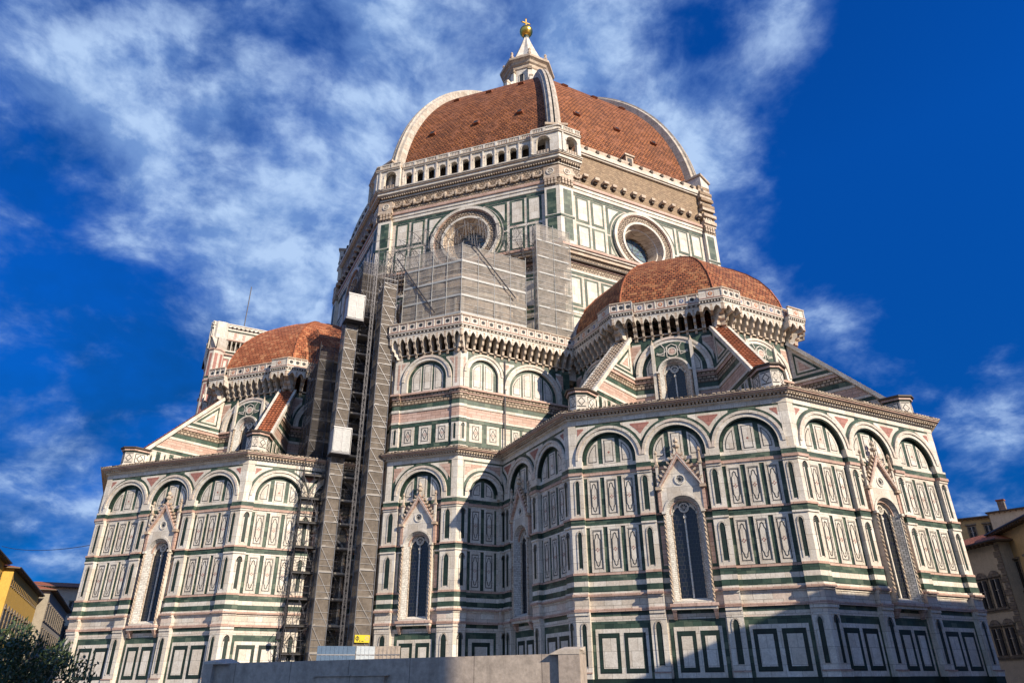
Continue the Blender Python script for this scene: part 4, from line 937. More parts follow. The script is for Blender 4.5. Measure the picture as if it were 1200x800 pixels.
def loggia(dg, lo, hi, ml, mr, d, n, wall, a=0.):
    """arcaded gallery between lo and hi with n arches"""
    b = MB(); D0, D1 = d-.45, d; z0, z1 = 55.62, 58.25; pit = (hi-lo)/n; ra = pit*.30; zs = 57.25
    for i in range(n):
        uc = lo+pit*(i+.5)
        for (x0, x1, e0, e1) in ((uc-pit/2, uc-ra, ml if i == 0 else 0, 0), (uc+ra, uc+pit/2, 0, mr if i == n-1 else 0)): b.box(x0, x1, D0, D1, z0, zs, 'white_plain', e0, e1)
        us = [uc-ra+2*ra*k/12 for k in range(13)]
        for u0, u1 in zip(us, us[1:]):
            f_ = lambda u: zs+sqrt(max(ra*ra-(u-uc)**2, 0))
            b.hexa([(u0, D0, f_(u0)), (u1, D0, f_(u1)), (u1, D1, f_(u1)), (u0, D1, f_(u0))], [(u0, D0, z1), (u1, D0, z1), (u1, D1, z1), (u0, D1, z1)], 'white_plain')
        for (x0, x1, e0, e1) in ((uc-pit/2, uc-ra, ml if i == 0 else 0, 0), (uc+ra, uc+pit/2, 0, mr if i == n-1 else 0)): b.box(x0, x1, D0, D1, zs, z1, 'white_plain', e0, e1)
        b.ring(uc, zs, ra, ra+.10, D1, D1+.06, 'white', n=12)
        if i < n: b.box(uc-pit/2-.09, uc-pit/2+.09, D1, D1+.13, z0, z1, 'white', 0, 0)
        b.box(uc-ra, uc+ra, D0+.1, D1-.05, z0, z0+.42, 'cream')
        for j in range(5): x = uc-ra+.08+(2*ra-.16)*j/4; b.box(x-.03, x+.03, D1-.06, D1-.02, z0+.05, z0+.45, 'line')
    b.box(lo, hi, -.5, D1+.18, 58.25, 58.4, 'white_plain', ml, mr); b.box(lo, hi, -.5, D1+.26, 58.4, 58.5, 'cream', ml, mr)
    lg = b.build('arcade', wall)
    b = MB(); b.box(lo, hi, D1-.1, D1+.1, 58.5, 58.6, 'white_plain', ml, mr); b.box(lo, hi, D1-.12, D1+.12, 59.12, 59.25, 'white_plain', ml, mr)
    m = int((hi-lo)/.2)
    for i in range(m): u = lo+.1+(hi-lo)*i/m; b.box(u-.055, u+.055, D1-.06, D1+.06, 58.6, 59.12, 'white_plain')
    for i in range(int((hi-lo)/1.5)+1): u = lo+1.5*i; b.box(u-.13, u+.13, D1-.12, D1+.13, 58.6, 59.12, 'white_plain')
    b.build('balustrade', wall)
    b = MB(); b.box(lo, hi, -1.2, -.45, 55.0, 58.3, 'shadow_stone', ml, mr); b.build('gallery_back_wall', wall)  # wall added in dark stone so the arches read as shaded
wSE = drum_face(-45); wE = drum_face(0); wS = drum_face(-90)
for dg in (45, 90, 135, 180, 225): drum_face(dg, detail=False)
# finished gallery on the south east side, with blocks that wrap round its two corners
frieze_cornice(-45, -HD, HD, T8, T8, wSE); loggia(-45, -8.15, 8.15, 0, 0, .80, 11, wSE)
loggia(-45, 8.35, HD, 0, T8, 1.25, 1, wSE); loggia(-45, -HD, -8.35, T8, 0, 1.25, 1, wSE)
frieze_cornice(0, -HD, -8.3, T8, 0, wE); loggia(0, -HD, -8.6, T8, 0, 1.25, 1, wE)
frieze_cornice(-90, 8.3, HD, 0, T8, wS); loggia(-90, 8.6, HD, 0, T8, 1.25, 1, wS)
def rough_top(dg, lo, hi, wall, mr=T8, ml=T8):
    b = MB(); b.box(lo, hi, -.8, .10, 52.45, 57.0, 'rubble', ml, mr)
    random.seed(5)
    u = lo+.6
    while u < hi-.5:
        w_ = random.uniform(.22, .34); b.box(u-w_, u+w_, .1, random.uniform(.5, .8), 53.5+random.uniform(-.05, .05), 53.85, 'cream'); 
        b.box(u-w_*.7, u+w_*.7, .1, .4, 53.2, 53.5, 'shadow_stone'); u += random.uniform(1.2, 1.5)
    b.box(lo, hi, -.8, .35, 57.0, 57.2, 'white_plain', ml, mr); b.box(lo, hi, -.8, .50, 57.2, 57.75, 'white', ml, mr); b.box(lo, hi, -.8, .3, 57.75, 58.5, 'cream', ml, mr)
    for i in range(12):
        u = lo+1+(hi-lo-2)*i/11; b.box(u-.17, u+.17, .3, .62, 57.75, 58.15, 'shadow_stone')
    b.build('unfinished_masonry', wall)
rough_top(0, -8.3, HD, wE, ml=0); rough_top(-90, -HD, 8.3, wS, mr=0)
# broken rough piers at the far corners of the unfinished sides
for dg, sg, w_ in ((0, 1, wE), (45, -1, None)):
    if w_ is None: continue
    b = MB()
    for k in range(12):
        z0 = 52.6+k*.5; d = .55+.35*random.random(); b.box(HD-1.6, HD, 0, d, z0, z0+.46, 'rubble' if k % 2 else 'cream', 0, T8)
    b.build('rough_pier', w_)

# ------------------------------------------------------------------ great dome
def rib_r(z, off=0.): # circumradius of rib edge at height z
    z0, c, Rr = 56.5, 7.0, 35.3
    return -c+sqrt(max((Rr-off)**2-max(z-z0, 0)**2, 0))
zs_ = [55.0, 56.5]; ang = 0
NS = 30; th1 = math.asin(33.35/34.35)
prof = [(27.3, 55.0), (27.3, 56.5)]
for k in range(1, NS+1):
    t = th1*k/NS; prof.append((-7+34.35*cos(t), 56.5+34.35*sin(t)))
prof = [q for q in prof if q[0] > 3.0]
b = MB()
for k in range(8):
    am = radians(45*k); s = 0
    for (r0, z0), (r1, z1) in zip(prof, prof[1:]):
        ds = sqrt((r1-r0)**2+(z1-z0)**2); a0, a1 = am-pi/8, am+pi/8; h0, h1 = r0*sin(pi/8), r1*sin(pi/8)
        b.poly([(r0*cos(a0), -r0*sin(a0), z0), (r0*cos(a1), -r0*sin(a1), z0), (r1*cos(a1), -r1*sin(a1), z1), (r1*cos(a0), -r1*sin(a0), z1)], 'tile',
               uv=[(-h0+k*53, s), (h0+k*53, s), (h1+k*53, s+ds), (-h1+k*53, s+ds)]); s += ds
dome = b.build('dome', cath, recalc=False)
for k in range(8):
    fr = frame(22.5+45*k, 0); c = MB()
    pts = [(27.3, 55.0)]+[(-7+34.35*cos(th1*j/40), 56.5+34.35*sin(th1*j/40)) for j in range(41)]; pts = [q for q in pts if q[0] > 3.4]
    n = len(pts)
    for j in range(n-1):
        (r0, z0), (r1, z1) = pts[j], pts[j+1]
        def nv(i):
            a = pts[max(i-1, 0)]; b2 = pts[min(i+1, n-1)]; tx, tz = b2[0]-a[0], b2[1]-a[1]; l_ = sqrt(tx*tx+tz*tz); return (tz/l_, -tx/l_)
        n0, n1 = nv(j), nv(j+1); w0 = .88-.40*j/n; w1 = .88-.40*(j+1)/n; H_ = .95
        sec = lambda w_: [(-w_, -.5), (-w_, .55), (-w_*.62, .72), (-w_*.55, H_), (-w_*.12, H_), (-w_*.12, .80), (w_*.12, .80), (w_*.12, H_), (w_*.55, H_), (w_*.62, .72), (w_, .55), (w_, -.5)]
        A = [(u, r0+n0[0]*h, z0+n0[1]*h) for u, h in sec(w0)]; B = [(u, r1+n1[0]*h, z1+n1[1]*h) for u, h in sec(w1)]
        for i in range(len(A)-1): c.poly([A[i], A[i+1], B[i+1], B[i]], 'green_dark' if i == 5 else 'rib_stone')
    c.box(-1.2, 1.2, 26.6, 28.9, 58.0, 60.2, 'white_plain'); c.box(-1.35, 1.35, 26.4, 29.1, 60.2, 60.5, 'cream'); c.box(-1.3, 1.3, 26.4, 28.8, 55.0, 58.0, 'white_plain')
    c.build('rib', dome, **fr)
# small round openings in the tile
for dg in (0, -45):
    fr = frame(dg, 0)
    for row, (t, us) in enumerate(((.30, (-6.2, -.1, 5.8)), (.62, (-4.9, 0., 4.7)), (1.0, (-2.6, 0., 2.5)))):
        for u in us:
            r = (-7+34.35*cos(t))*cos(pi/8); z = 56.5+34.35*sin(t); nx, nz_ = cos(t), sin(t)
            q = MB(); e = .42
            P = lambda a, h, o_: (u+a, r+nx*o_-nz_*h, z+nz_*o_+nx*h)
            q.hexa([P(-e, -e, -.3), P(e, -e, -.3), P(e, e, -.3), P(-e, e, -.3)], [P(-e, -e, .30), P(e, -e, .30), P(e, e, .06), P(-e, e, .06)], 'tile_flat')
            q.poly([P(-.28, -.3, .31), P(.28, -.3, .31), P(.28, .25, .22), P(-.28, .25, .22)], 'line'); q.build('dome_opening', dome, **fr)
q = MB(); r = (-7+34.35*cos(.08))*cos(pi/8); q.box(-.55, .55, r-1, r+.6, 58.5, 60.6, 'cream'); q.box(-.33, .33, r+.6, r+.62, 58.5, 60.3, 'line'); q.box(-.75, .75, r-1, r+.75, 60.6, 60.85, 'cream'); q.build('dome_hatch', dome, **frame(0, 0))
# lantern
lt = MB()
def octa(mb, prof, m, rot=22.5, cx=0, cy=0, n=8): mb.lathe(cx, cy, prof, m, n, rot=radians(rot))
octa(lt, [(6.6, 88.0), (6.7, 90.0), (6.9, 90.2), (6.9, 90.6), (6.2, 90.6)], 'white'); octa(lt, [(6.2, 90.6), (3.7, 90.7), (3.7, 98.2)], 'white_plain')
octa(lt, [(3.7, 97.6), (3.9, 97.8), (3.9, 98.5), (4.2, 98.7), (4.4, 99.1), (4.9, 99.4), (4.95, 99.8), (3.8, 99.95)], 'cream')
lan = lt.build('lantern', cath)
for k in range(8):
    fr = frame(45*k, 3.7*cos(pi/8)); q = MB(); P = [(-.42, 91.4), (.42, 91.4), (.42, 96.2)]+[(.42*cos(j*pi/8), 96.2+.42*sin(j*pi/8)) for j in range(1, 8)]+[(-.42, 96.2)]
    q.prism(P, -.02, .03, 'line'); q.strip(P, .14, 0, .10, 'white_plain'); q.build('window', lan, **fr)
    fr = frame(22.5+45*k, 0); q = MB()
    q.box(-.32, .32, 3.5, 4.1, 90.6, 97.6, 'white_plain'); q.box(-.38, .38, 3.5, 4.25, 96.9, 97.6, 'carved')
    q.box(-.30, .30, 5.1, 5.9, 90.6, 93.4, 'white_plain'); q.box(-.36, .36, 5.0, 6.0, 93.4, 93.65, 'cream')
    V = [(5.8, 93.65), (5.5, 94.2), (4.8, 94.1), (4.2, 94.8), (3.8, 95.7), (3.5, 95.7), (3.5, 93.8), (5.0, 93.4)]
    q.poly([(-.22, r_, z_) for r_, z_ in V], 'white_plain'); q.poly([(.22, r_, z_) for r_, z_ in V], 'white_plain')
    for a_, b_ in zip(V, V[1:]): q.poly([(-.22, *a_), (.22, *a_), (.22, *b_), (-.22, *b_)], 'white_plain')
    q.build('volute', lan, **fr)
    q = MB(); q.lathe(0, 4.2, [(.34, 99.8), (.30, 100.5), (.38, 100.7), (.18, 101.2), (.28, 101.6), (.12, 101.9), (0, 102.1)], 'cream', 6); q.build('pinnacle', lan, **fr)
    fr = frame(45*k, 3.45); q = MB(); P = [(-.6, 99.8), (.6, 99.8), (.6, 100.7)]+[(.6*cos(j*pi/6), 100.7+.6*sin(j*pi/6)) for j in range(1, 6)]+[(-.6, 100.7)]
    q.prism(P, -.8, .02, 'cream'); q.ring(0, 100.6, .0, .38, 0, .05, 'shadow_stone', n=8); q.build('niche', lan, **fr)
q = MB()
for k in range(8):
    a0, a1 = radians(22.5+45*k), radians(67.5+45*k)
    am = (a0+a1)/2
    pr = [(4.0, 99.9), (3.3, 101.4), (2.65, 103.0), (1.9, 105.0), (1.1, 107.3), (.5, 109.2)]
    for (r0, z0), (r1, z1) in zip(pr, pr[1:]):
        q.poly([(r0*cos(a0), r0*sin(a0), z0), (r0*.82*cos(am), r0*.82*sin(am), z0), (r1*.82*cos(am), r1*.82*sin(am), z1), (r1*cos(a0), r1*sin(a0), z1)], 'white_plain')
        q.poly([(r0*.82*cos(am), r0*.82*sin(am), z0), (r0*cos(a1), r0*sin(a1), z0), (r1*cos(a1), r1*sin(a1), z1), (r1*.82*cos(am), r1*.82*sin(am), z1)], 'white_plain')
q.build('cone_roof', lan)
q = MB(); q.lathe(0, 0, [(.45, 109.1), (.55, 109.4), (.35, 109.6), (.5, 109.8), (.3, 109.95)], 'copper', 12)
q.build('finial', lan)
q = MB(); q.lathe(0, 0, [(max(1.22*sin(pi*k/20), 0.0), 111.1-1.22*cos(pi*k/20)) for k in range(21)], 'gold', 28); q.build('golden_ball', lan, smooth=True)
q = MB(); q.box(-.11, .11, -.08, .08, 112.2, 114.5, 'gold'); q.box(-.75, .75, -.08, .08, 113.35, 113.58, 'gold')
for x, z in ((-.8, 113.46), (.8, 113.46), (0, 114.6)): q.lathe(x, 0, [(0, z-.16), (.16, z), (0, z+.16)], 'gold', 8)
q.build('cross', lan, **frame(-5, 0))

# nave behind the crossing
b = MB(); b.box(-105, -24, -19, 19, 0, 38, 'white'); b.build('nave_wall', cath)
b = MB(); b.hexa([(-105, -19.5, 38), (-24, -19.5, 38), (-24, 19.5, 38), (-105, 19.5, 38)], [(-105, -.1, 43.5), (-24, -.1, 43.5), (-24, .1, 43.5), (-105, .1, 43.5)], 'tile_flat'); b.build('nave_roof', cath)

# ------------------------------------------------------------------ bell tower
cx, cy, hb = -94.2, -32.6, 6.6
camp = empty('bell_tower', (0, 0, 0), 'square marble bell tower with a flagpole rising behind the smaller tiled dome', 'bell tower')
for dg in (0, -90, 90, 180):
    fr = frame(dg, hb, cx, cy); b = MB(); b.box(-hb, hb, -1, 0, 0, 77.5, 'white')
    for z0, z1 in ((12, 24), (26, 38), (40, 53.5), (56, 73.5)):
        for z, m, d in ((z1+.4, 'pinkish', .5), (z1+.8, 'green', .1), (z1+1.2, 'white_plain', .6)): b.box(-hb, hb, 0, d, z, z+.35, m)
        for u0, u1 in ((-5.0, -3.4), (3.4, 5.0)):
            for q in range(3):
                a0 = z0+(z1-z0)*q/3+.4; a1 = z0+(z1-z0)*(q+1)/3-.4
                b.box(u0, u1, 0, .06, a0, a1, 'green'); b.box(u0+.18, u1-.18, .06, .1, a0+.2, a1-.2, 'pink' if q != 1 else 'white_plain'); b.box(u0+.5, u1-.5, .1, .13, a0+.7, a1-.7, 'white_plain')
    wl = b.build('tower_wall', camp, **fr)
    for z0, z1 in ((41, 50), (58, 68)):
        for uc in ((0,) if z0 == 58 else (-1.7, 1.7)):
            hw = 2.3 if z0 == 58 else 1.1
            q = MB(); lancet(q, uc, hw, z0, z1, .08, 'line', .5); q.prism([(uc-hw-.9, z1-2.6), (uc+hw+.9, z1-2.6), (uc, z1+3.6)], .02, .07, 'green'); q.strip([(uc-hw-.9, z1-2.6), (uc, z1+3.8), (uc+hw+.9, z1-2.6)], .4, .05, .4, 'white_plain', closed=False)
            for k in (-1, 1): q.box(uc+k*hw*.33-.1, uc+k*hw*.33+.1, .09, .3, z0, z1-2, 'white_plain')
            q.build('lancet_window', wl)
    # brackets and parapet
    D = 1.5; q = MB(); q.box(-hb-1.2, hb+1.2, 0, .3, 74.2, 74.6, 'green'); n = 17; lo, hi = -hb-1.9, hb+1.9
    for i in range(n+1):
        u = lo+(hi-lo)*i/n; q.hexa([(u-.14, 0, 74.8), (u+.14, 0, 74.8), (u+.14, .3, 74.8), (u-.14, .3, 74.8)], [(u-.14, 0, 77.3), (u+.14, 0, 77.3), (u+.14, D, 77.3), (u-.14, D, 77.3)], 'white_plain')
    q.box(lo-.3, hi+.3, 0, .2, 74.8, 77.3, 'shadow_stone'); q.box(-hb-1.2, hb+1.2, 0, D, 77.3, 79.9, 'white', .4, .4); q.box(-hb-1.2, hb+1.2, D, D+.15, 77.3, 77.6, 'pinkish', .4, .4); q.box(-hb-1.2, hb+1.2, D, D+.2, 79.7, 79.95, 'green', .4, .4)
    for i in range(n):
        u = lo+(hi-lo)*(i+.5)/n; q.box(u-.3, u+.3, D, D+.05, 77.9, 79.4, 'pinkish' if i % 2 else 'white_plain')
    q.box(-hb-1.2, hb+1.2, D-.2, D+.1, 79.95, 81.4, 'white_plain', .4, .4); q.box(-hb-1.2, hb+1.2, D-.3, D+.25, 81.4, 81.65, 'white_plain', .4, .4)
    for i in range(n): u = lo+(hi-lo)*(i+.5)/n; q.prism([(u+.3*cos(k*pi/4), 80.7+.36*sin(k*pi/4)) for k in range(8)], D+.1, D+.14, 'line')
    q.build('tower_parapet', camp, **fr)
for sx in (-1, 1):
    for sy in (-1, 1):
        q = MB(); X, Y = cx+sx*hb*.97, cy+sy*hb*.97; q.lathe(X, Y, [(1.75, 0), (1.75, 79.9)], 'white', 8, rot=pi/8)
        for z in (12, 25, 39, 54.5, 66, 74.2): q.lathe(X, Y, [(1.75, z), (2.0, z+.2), (2.0, z+.5), (1.75, z+.7)], 'pinkish', 8, rot=pi/8); q.lathe(X, Y, [(1.77, z+1), (1.77, z+1.5)], 'green', 8, rot=pi/8)
        for k in range(8):
            a = k*pi/4; c_, s_ = cos(a), sin(a); r = 1.75*cos(pi/8)+.03
            for z0, z1 in ((56, 60), (61, 65.5), (67.5, 73.5), (41, 53), (27, 38), (14, 24)):
                q.poly([(X+r*c_-s_*w_, Y+r*s_+c_*w_, z) for w_, z in ((-.34, z0), (.34, z0), (.34, z1), (-.34, z1))], 'pink')
        q.lathe(X, Y, [(1.75, 74.8), (2.55, 77.3), (2.55, 79.9), (2.6, 81.6), (0, 81.6)], 'white_plain', 8, rot=pi/8)
        q.v = [(x, -y, z) for x, y, z in q.v]; q.build('corner_turret', camp)
q = MB(); q.hexa([(cx-8.5, -(cy-8.5), 80.6), (cx+8.5, -(cy-8.5), 80.6), (cx+8.5, -(cy+8.5), 80.6), (cx-8.5, -(cy+8.5), 80.6)], [(cx-1, -(cy-1), 83.2), (cx+1, -(cy-1), 83.2), (cx+1, -(cy+1), 83.2), (cx-1, -(cy+1), 83.2)], 'tile_flat'); q.build('tower_roof', camp)
q = MB(); q.bar((-94, 33.6, 82.5), (-94, 33.6, 97.5), .13, 'steel_dark', 6); q.build('flagpole', camp)

# ------------------------------------------------------------------ scaffolding
def wbar(mb, p, q, r, m, sides=4): mb.bar((p[0], -p[1], p[2]), (q[0], -q[1], q[2]), r, m, sides)
def wpoly(mb, pts, m): mb.poly([(x, -y, z) for x, y, z in pts], m)
def scaffold(label, corners, z0, z1, lift, nets, inset=1.0, braces=True, step=1.8, deckm='plank', polem='steel', rpole=.026, name='scaffold_tower', closed=True, rails=True, seed=1, jumble=0):
    """corners: outline in plan; nets: {side index: netting material}"""
    rnd = random.Random(seed); cxm = sum(c[0] for c in corners)/len(corners); cym = sum(c[1] for c in corners)/len(corners)
    th = empty(name, (cxm, cym, z0), label, 'scaffolding'); loc = Vector((-cxm, -cym, -z0))
    def fin(mb, nm, kind=None):
        o = mb.build(nm, th, loc=tuple(loc), recalc=False)
        if kind: o['kind'] = kind
        return o
    n = len(corners); sides = [(corners[i], corners[(i+1) % n]) for i in range(n if closed else n-1)]
    levels = []; z = z0
    while z < z1-.3: levels.append(z); z += lift
    levels.append(z1)
    pts = []
    led = MB()
    for si, (a, b_) in enumerate(sides):
        L_ = math.hypot(b_[0]-a[0], b_[1]-a[1]); k = max(1, round(L_/step)); seg = [(a[0]+(b_[0]-a[0])*i/k, a[1]+(b_[1]-a[1])*i/k) for i in range(k+1)]
        for p in seg:
            if not any(abs(p[0]-q[0])+abs(p[1]-q[1]) < .05 for q in pts): pts.append(p)
        for zi, z in enumerate(levels):
            wbar(led, (*a, z), (*b_, z), rpole*.8, polem)
            if rails and zi < len(levels)-1:
                for h in (.5, 1.0): wbar(led, (*a, z+h), (*b_, z+h), rpole*.6, polem)
            if zi < len(levels)-1 and braces:
                for i in range(k):
                    if (i+zi) % 2 == 0 or k == 1:
                        p, q = (seg[i+1], seg[i])
                        wbar(led, (*p, z), (*q, levels[zi+1]), rpole*.7, polem)
        if si in nets:
            mb = MB(); nx, ny = (b_[1]-a[1])/L_, -(b_[0]-a[0])/L_
            mx_, my = (a[0]+b_[0])/2-cxm, (a[1]+b_[1])/2-cym
            if nx*mx_+ny*my > 0: ox, oy = -nx*.05, -ny*.05      # inside of the poles
            else: ox, oy = nx*.05, ny*.05
            kk = max(1, int(L_/.8))
            for i in range(kk):
                for z, zz in zip(levels, levels[1:]):
                    w0, w1 = sin(i*2.3+z)*.05, sin((i+1)*2.3+z)*.05; w2, w3 = sin(i*2.3+zz)*.05, sin((i+1)*2.3+zz)*.05
                    f_ = lambda t, o_: (a[0]+(b_[0]-a[0])*t+ox+nx*o_, a[1]+(b_[1]-a[1])*t+oy+ny*o_)
                    wpoly(mb, [(*f_(i/kk, w0), z), (*f_((i+1)/kk, w1), z), (*f_((i+1)/kk, w3), zz), (*f_(i/kk, w2), zz)], nets[si])
            fin(mb, 'netting')
    for _ in range(jumble):
        a, b_ = rnd.choice(sides); t = rnd.random(); z = rnd.uniform(z0+1, z1-1); p = (a[0]+(b_[0]-a[0])*t, a[1]+(b_[1]-a[1])*t)
        wbar(led, (p[0]+rnd.uniform(-.4, .4), p[1]+rnd.uniform(-.4, .4), z), (p[0]+rnd.uniform(-.8, .8), p[1]+rnd.uniform(-.8, .8), z+rnd.uniform(-1.2, 1.6)), rpole*.7, rnd.choice([polem, 'steel_dark']))
    fin(led, 'ledger', 'stuff')
    for p in pts:
        mb = MB(); wbar(mb, (*p, z0), (*p, z1+rnd.uniform(.2, .5)), rpole, polem, 5); fin(mb, 'pole')
    for z in levels[1:-1]:
        mb = MB()
        if closed:
            A = [(cxm+(x-cxm)*.93, cym+(y-cym)*.93) for x, y in corners]
            wpoly(mb, [(x, y, z+.02) for x, y in A], deckm); wpoly(mb, [(x, y, z-.05) for x, y in A][::-1], deckm)
            for i in range(len(A)): a, b_ = A[i], A[(i+1) % len(A)]; wpoly(mb, [(*a, z-.05), (*b_, z-.05), (*b_, z+.15), (*a, z+.15)], deckm)
        else:
            B = [(cxm+(x-cxm)*inset, cym+(y-cym)*inset) for x, y in corners]
            for (a, b_), (c_, d_) in zip(zip(corners, corners[1:]), zip(B, B[1:])):
                wpoly(mb, [(*a, z), (*b_, z), (*d_, z), (*c_, z)], deckm); wpoly(mb, [(*a, z-.06), (*b_, z-.06), (*b_, z+.16), (*a, z+.16)], deckm)
        fin(mb, 'deck')
    return th, fin
scaffold('narrow netted scaffold stair tower nearest the pointed window, with a yellow sign near its foot', [(22.4, -28.6), (22.4, -27.3), (20.6, -27.3), (20.6, -28.6)], 0, 36.5, 2.0, {0: 'net_brown', 3: 'net_brown', 1: 'net_brown', 2: 'net_brown'}, seed=2)
scaffold('netted scaffold hoist tower carrying the two white cabins', [(20.0, -31.3), (20.0, -30.15), (18.4, -30.15), (18.4, -31.3)], 0, 33, 2.0, {0: 'net_brown', 3: 'net_grey', 1: 'net_brown', 2: 'net_brown'}, seed=3)
scaffold('dark pole scaffold against the wall between the two netted towers', [(19.3, -30.0), (19.3, -27.0), (18.2, -27.0), (18.2, -30.0)], 0, 36, 2.0, {3: 'net_dark', 2: 'net_dark', 1: 'net_dark'}, polem='steel_dark', seed=4, jumble=220)
scaffold('open pole scaffold left of the hoist tower, by the rounded arches', [(18.9, -33.2), (18.9, -31.4), (18.1, -31.4), (18.1, -33.2)], 0, 19.5, 2.0, {2: 'net_dark', 3: 'net_dark'}, seed=5, jumble=260, step=.9, polem='steel_dark', deckm='shutter')
scaffold('dark netted scaffold on the lower roof under the left tiled dome', [(17.4, -32.9), (17.4, -30.2), (12.6, -30.2), (12.6, -32.9)], 19.6, 31.0, 2.0, {0: 'net_dark', 3: 'net_dark'}, polem='steel_dark', seed=6, step=1.5)
scaffold('tall dark scaffold climbing the shaded side of the drum above the white cabin', [(18.2, -29.8), (18.2, -26.9), (13.0, -26.9), (13.0, -29.8)], 19.6, 41.0, 2.0, {0: 'net_dark', 3: 'net_dark'}, polem='steel_dark', seed=7, step=1.5, jumble=120)
# lattice mast
ms = empty('lattice_mast', (21.3, -29.25, 0), 'thin silvery lattice mast standing between the two netted scaffold towers', 'mast')
h_ = .13; cs_ = [(21.3-h_, -29.25-h_), (21.3+h_, -29.25-h_), (21.3+h_, -29.25+h_), (21.3-h_, -29.25+h_)]
for p in cs_:
    mb = MB(); wbar(mb, (*p, 0), (*p, 40), .02, 'steel_dark'); mb.build('pole', ms, loc=(-21.3, 29.25, 0), recalc=False)
mb = MB()
for i in range(66):
    z = i*.6
    for a, b_ in zip(cs_, cs_[1:]+cs_[:1]): wbar(mb, (*a, z), (*b_, z+.6 if i % 2 else z), .012, 'steel_dark'); wbar(mb, (*a, z+.6), (*b_, z), .012, 'steel_dark')
o = mb.build('lattice', ms, loc=(-21.3, 29.25, 0), recalc=False); o['kind'] = 'stuff'
# hoist cabins
def cabin(z0, z1, label):
    th = empty('hoist_cabin', (20.4, -30.75, z0), label, 'hoist cabin', group=None)
    fr = dict(loc=(.55, 0, -z0), rotz=pi/2)
    q = MB(); q.box(-.75, .75, -1.3, 0, z0, z1, 'cabin_white'); q.box(-.85, .85, -1.4, .08, z0-.12, z0, 'steel_dark'); q.box(-.8, .8, -1.35, .04, z1, z1+.1, 'steel'); q.build('cabin_body', th, **fr)
    for s_ in (-1, 1):
        q = MB(); q.box(s_*.36-.31, s_*.36+.31, 0, .03, z0+.12, z1-.15, 'cabin_white'); q.strip([(s_*.36-.31, z0+.12), (s_*.36+.31, z0+.12), (s_*.36+.31, z1-.15), (s_*.36-.31, z1-.15)], .04, 0, .045, 'steel')
        q.box(s_*.36-.31, s_*.36+.31, .03, .04, (z0+z1)/2-.02, (z0+z1)/2+.02, 'steel'); q.build('door', th, **fr)
    q = MB()
    for k in range(5): q.bar((.8, .1-.35*k, z0), (.8, .1-.35*k, z1), .02, 'steel'); q.bar((.8, .1, z0+.5*k), (.8, -1.3, z0+.5*k), .02, 'steel')
    q.build('guard_rail', th, **fr)
cabin(32.7, 35.3, 'upper white hoist cabin at the top of the scaffold tower'); cabin(19.7, 21.9, 'lower white hoist cabin halfway up the scaffold tower')
# sign on the scaffold
sg_ = empty('warning_sign', (22.5, -27.95, 5.0), 'small yellow sign with dark symbols on the foot of the scaffold tower', 'sign')
fr = dict(loc=(0, 0, 0), rotz=pi/2)
q = MB(); q.box(-.58, .58, 0, .03, -.27, .27, 'sign_yellow'); q.build('board', sg_, **fr)
q = MB(); q.ring(-.38, .02, .09, .15, .03, .035, 'shutter', 0, 2*pi, 12); q.box(-.41, -.35, .03, .036, -.2, .2, 'shutter'); q.box(-.2, -.14, .03, .036, -.22, -.1, 'shutter'); q.box(-.05, .12, .03, .036, -.2, -.15, 'shutter'); q.ring(.36, .03, .08, .16, .03, .035, 'wall_ochre', 0, 2*pi, 12); q.build('symbol', sg_, **fr)

# netted scaffold round the exedra
scaffold('big grey netted scaffold box wrapped round the niche below the left round window', [(21.6, -26.4), (26.35, -22.25), (26.35, -15.3)], 30.9, 40.4, 1.9, {0: 'net_grey', 1: 'net_grey'}, inset=.80, closed=False, step=1.75, polem='cabin_white', deckm='cabin_white', seed=8, rpole=.028, rails=True, braces=False, name='exedra_scaffold')
scaffold('tall narrow grey netted scaffold standing right of the big netted box', [(27.5, -14.6), (27.5, -10.6), (26.7, -10.6), (26.7, -14.6)], 30.9, 44.6, 1.95, {0: 'net_grey', 3: 'net_grey'}, polem='cabin_white', deckm='cabin_white', seed=9, step=2.0, braces=False, name='exedra_scaffold')
rt_ = empty('roof_truss', (23, -20, 40.4), 'tangle of thin steel trusses over the netted scaffold in front of the left round window', 'roof truss')
rnd = random.Random(3)
e1 = Vector((S2, S2, 0)); nn = Vector((S2, -S2, 0)); O = nn*26.9
for i in range(13):
    u = -9.4+i*1.5; mb = MB()
    dmax = 6.8 if abs(u) < 4 else 6.8-(abs(u)-4)*.75; n = 8
    top = lambda t: 42.6+1.9*sin(pi*min(t*1.0, 1)*.8)+(.2*sin(i*1.7)); bot = lambda t: 41.0+1.5*sin(pi*t*.8)
    for k in range(n):
        t0, t1 = k/n, (k+1)/n; p = lambda t, z: tuple(O+e1*u+nn*(dmax*t)+Vector((0, 0, z)))
        wbar(mb, p(t0, top(t0)), p(t1, top(t1)), .026, 'steel_dark'); wbar(mb, p(t0, bot(t0)), p(t1, bot(t1)), .026, 'steel_dark'); wbar(mb, p(t0, bot(t0)), p((t0+t1)/2, top((t0+t1)/2)), .02, 'steel_dark'); wbar(mb, p((t0+t1)/2, top((t0+t1)/2)), p(t1, bot(t1)), .02, 'steel_dark')
        if i < 12:
            q = lambda t, z: tuple(O+e1*(u+1.5)+nn*(dmax*t)+Vector((0, 0, z)))
            wbar(mb, p(t1, top(t1)), q(t1, bot(t1) if k % 2 else top(t1)), .018, 'steel_dark'); wbar(mb, p(t1, bot(t1)), q(t0, bot(t0)), .018, 'steel_dark')
            if k % 3 == 0: wbar(mb, p(t1, bot(t1)), q(t1, top(t1)), .018, 'steel_dark')
    o = mb.build('truss', rt_, loc=(-23, 20, -40.4), recalc=False)
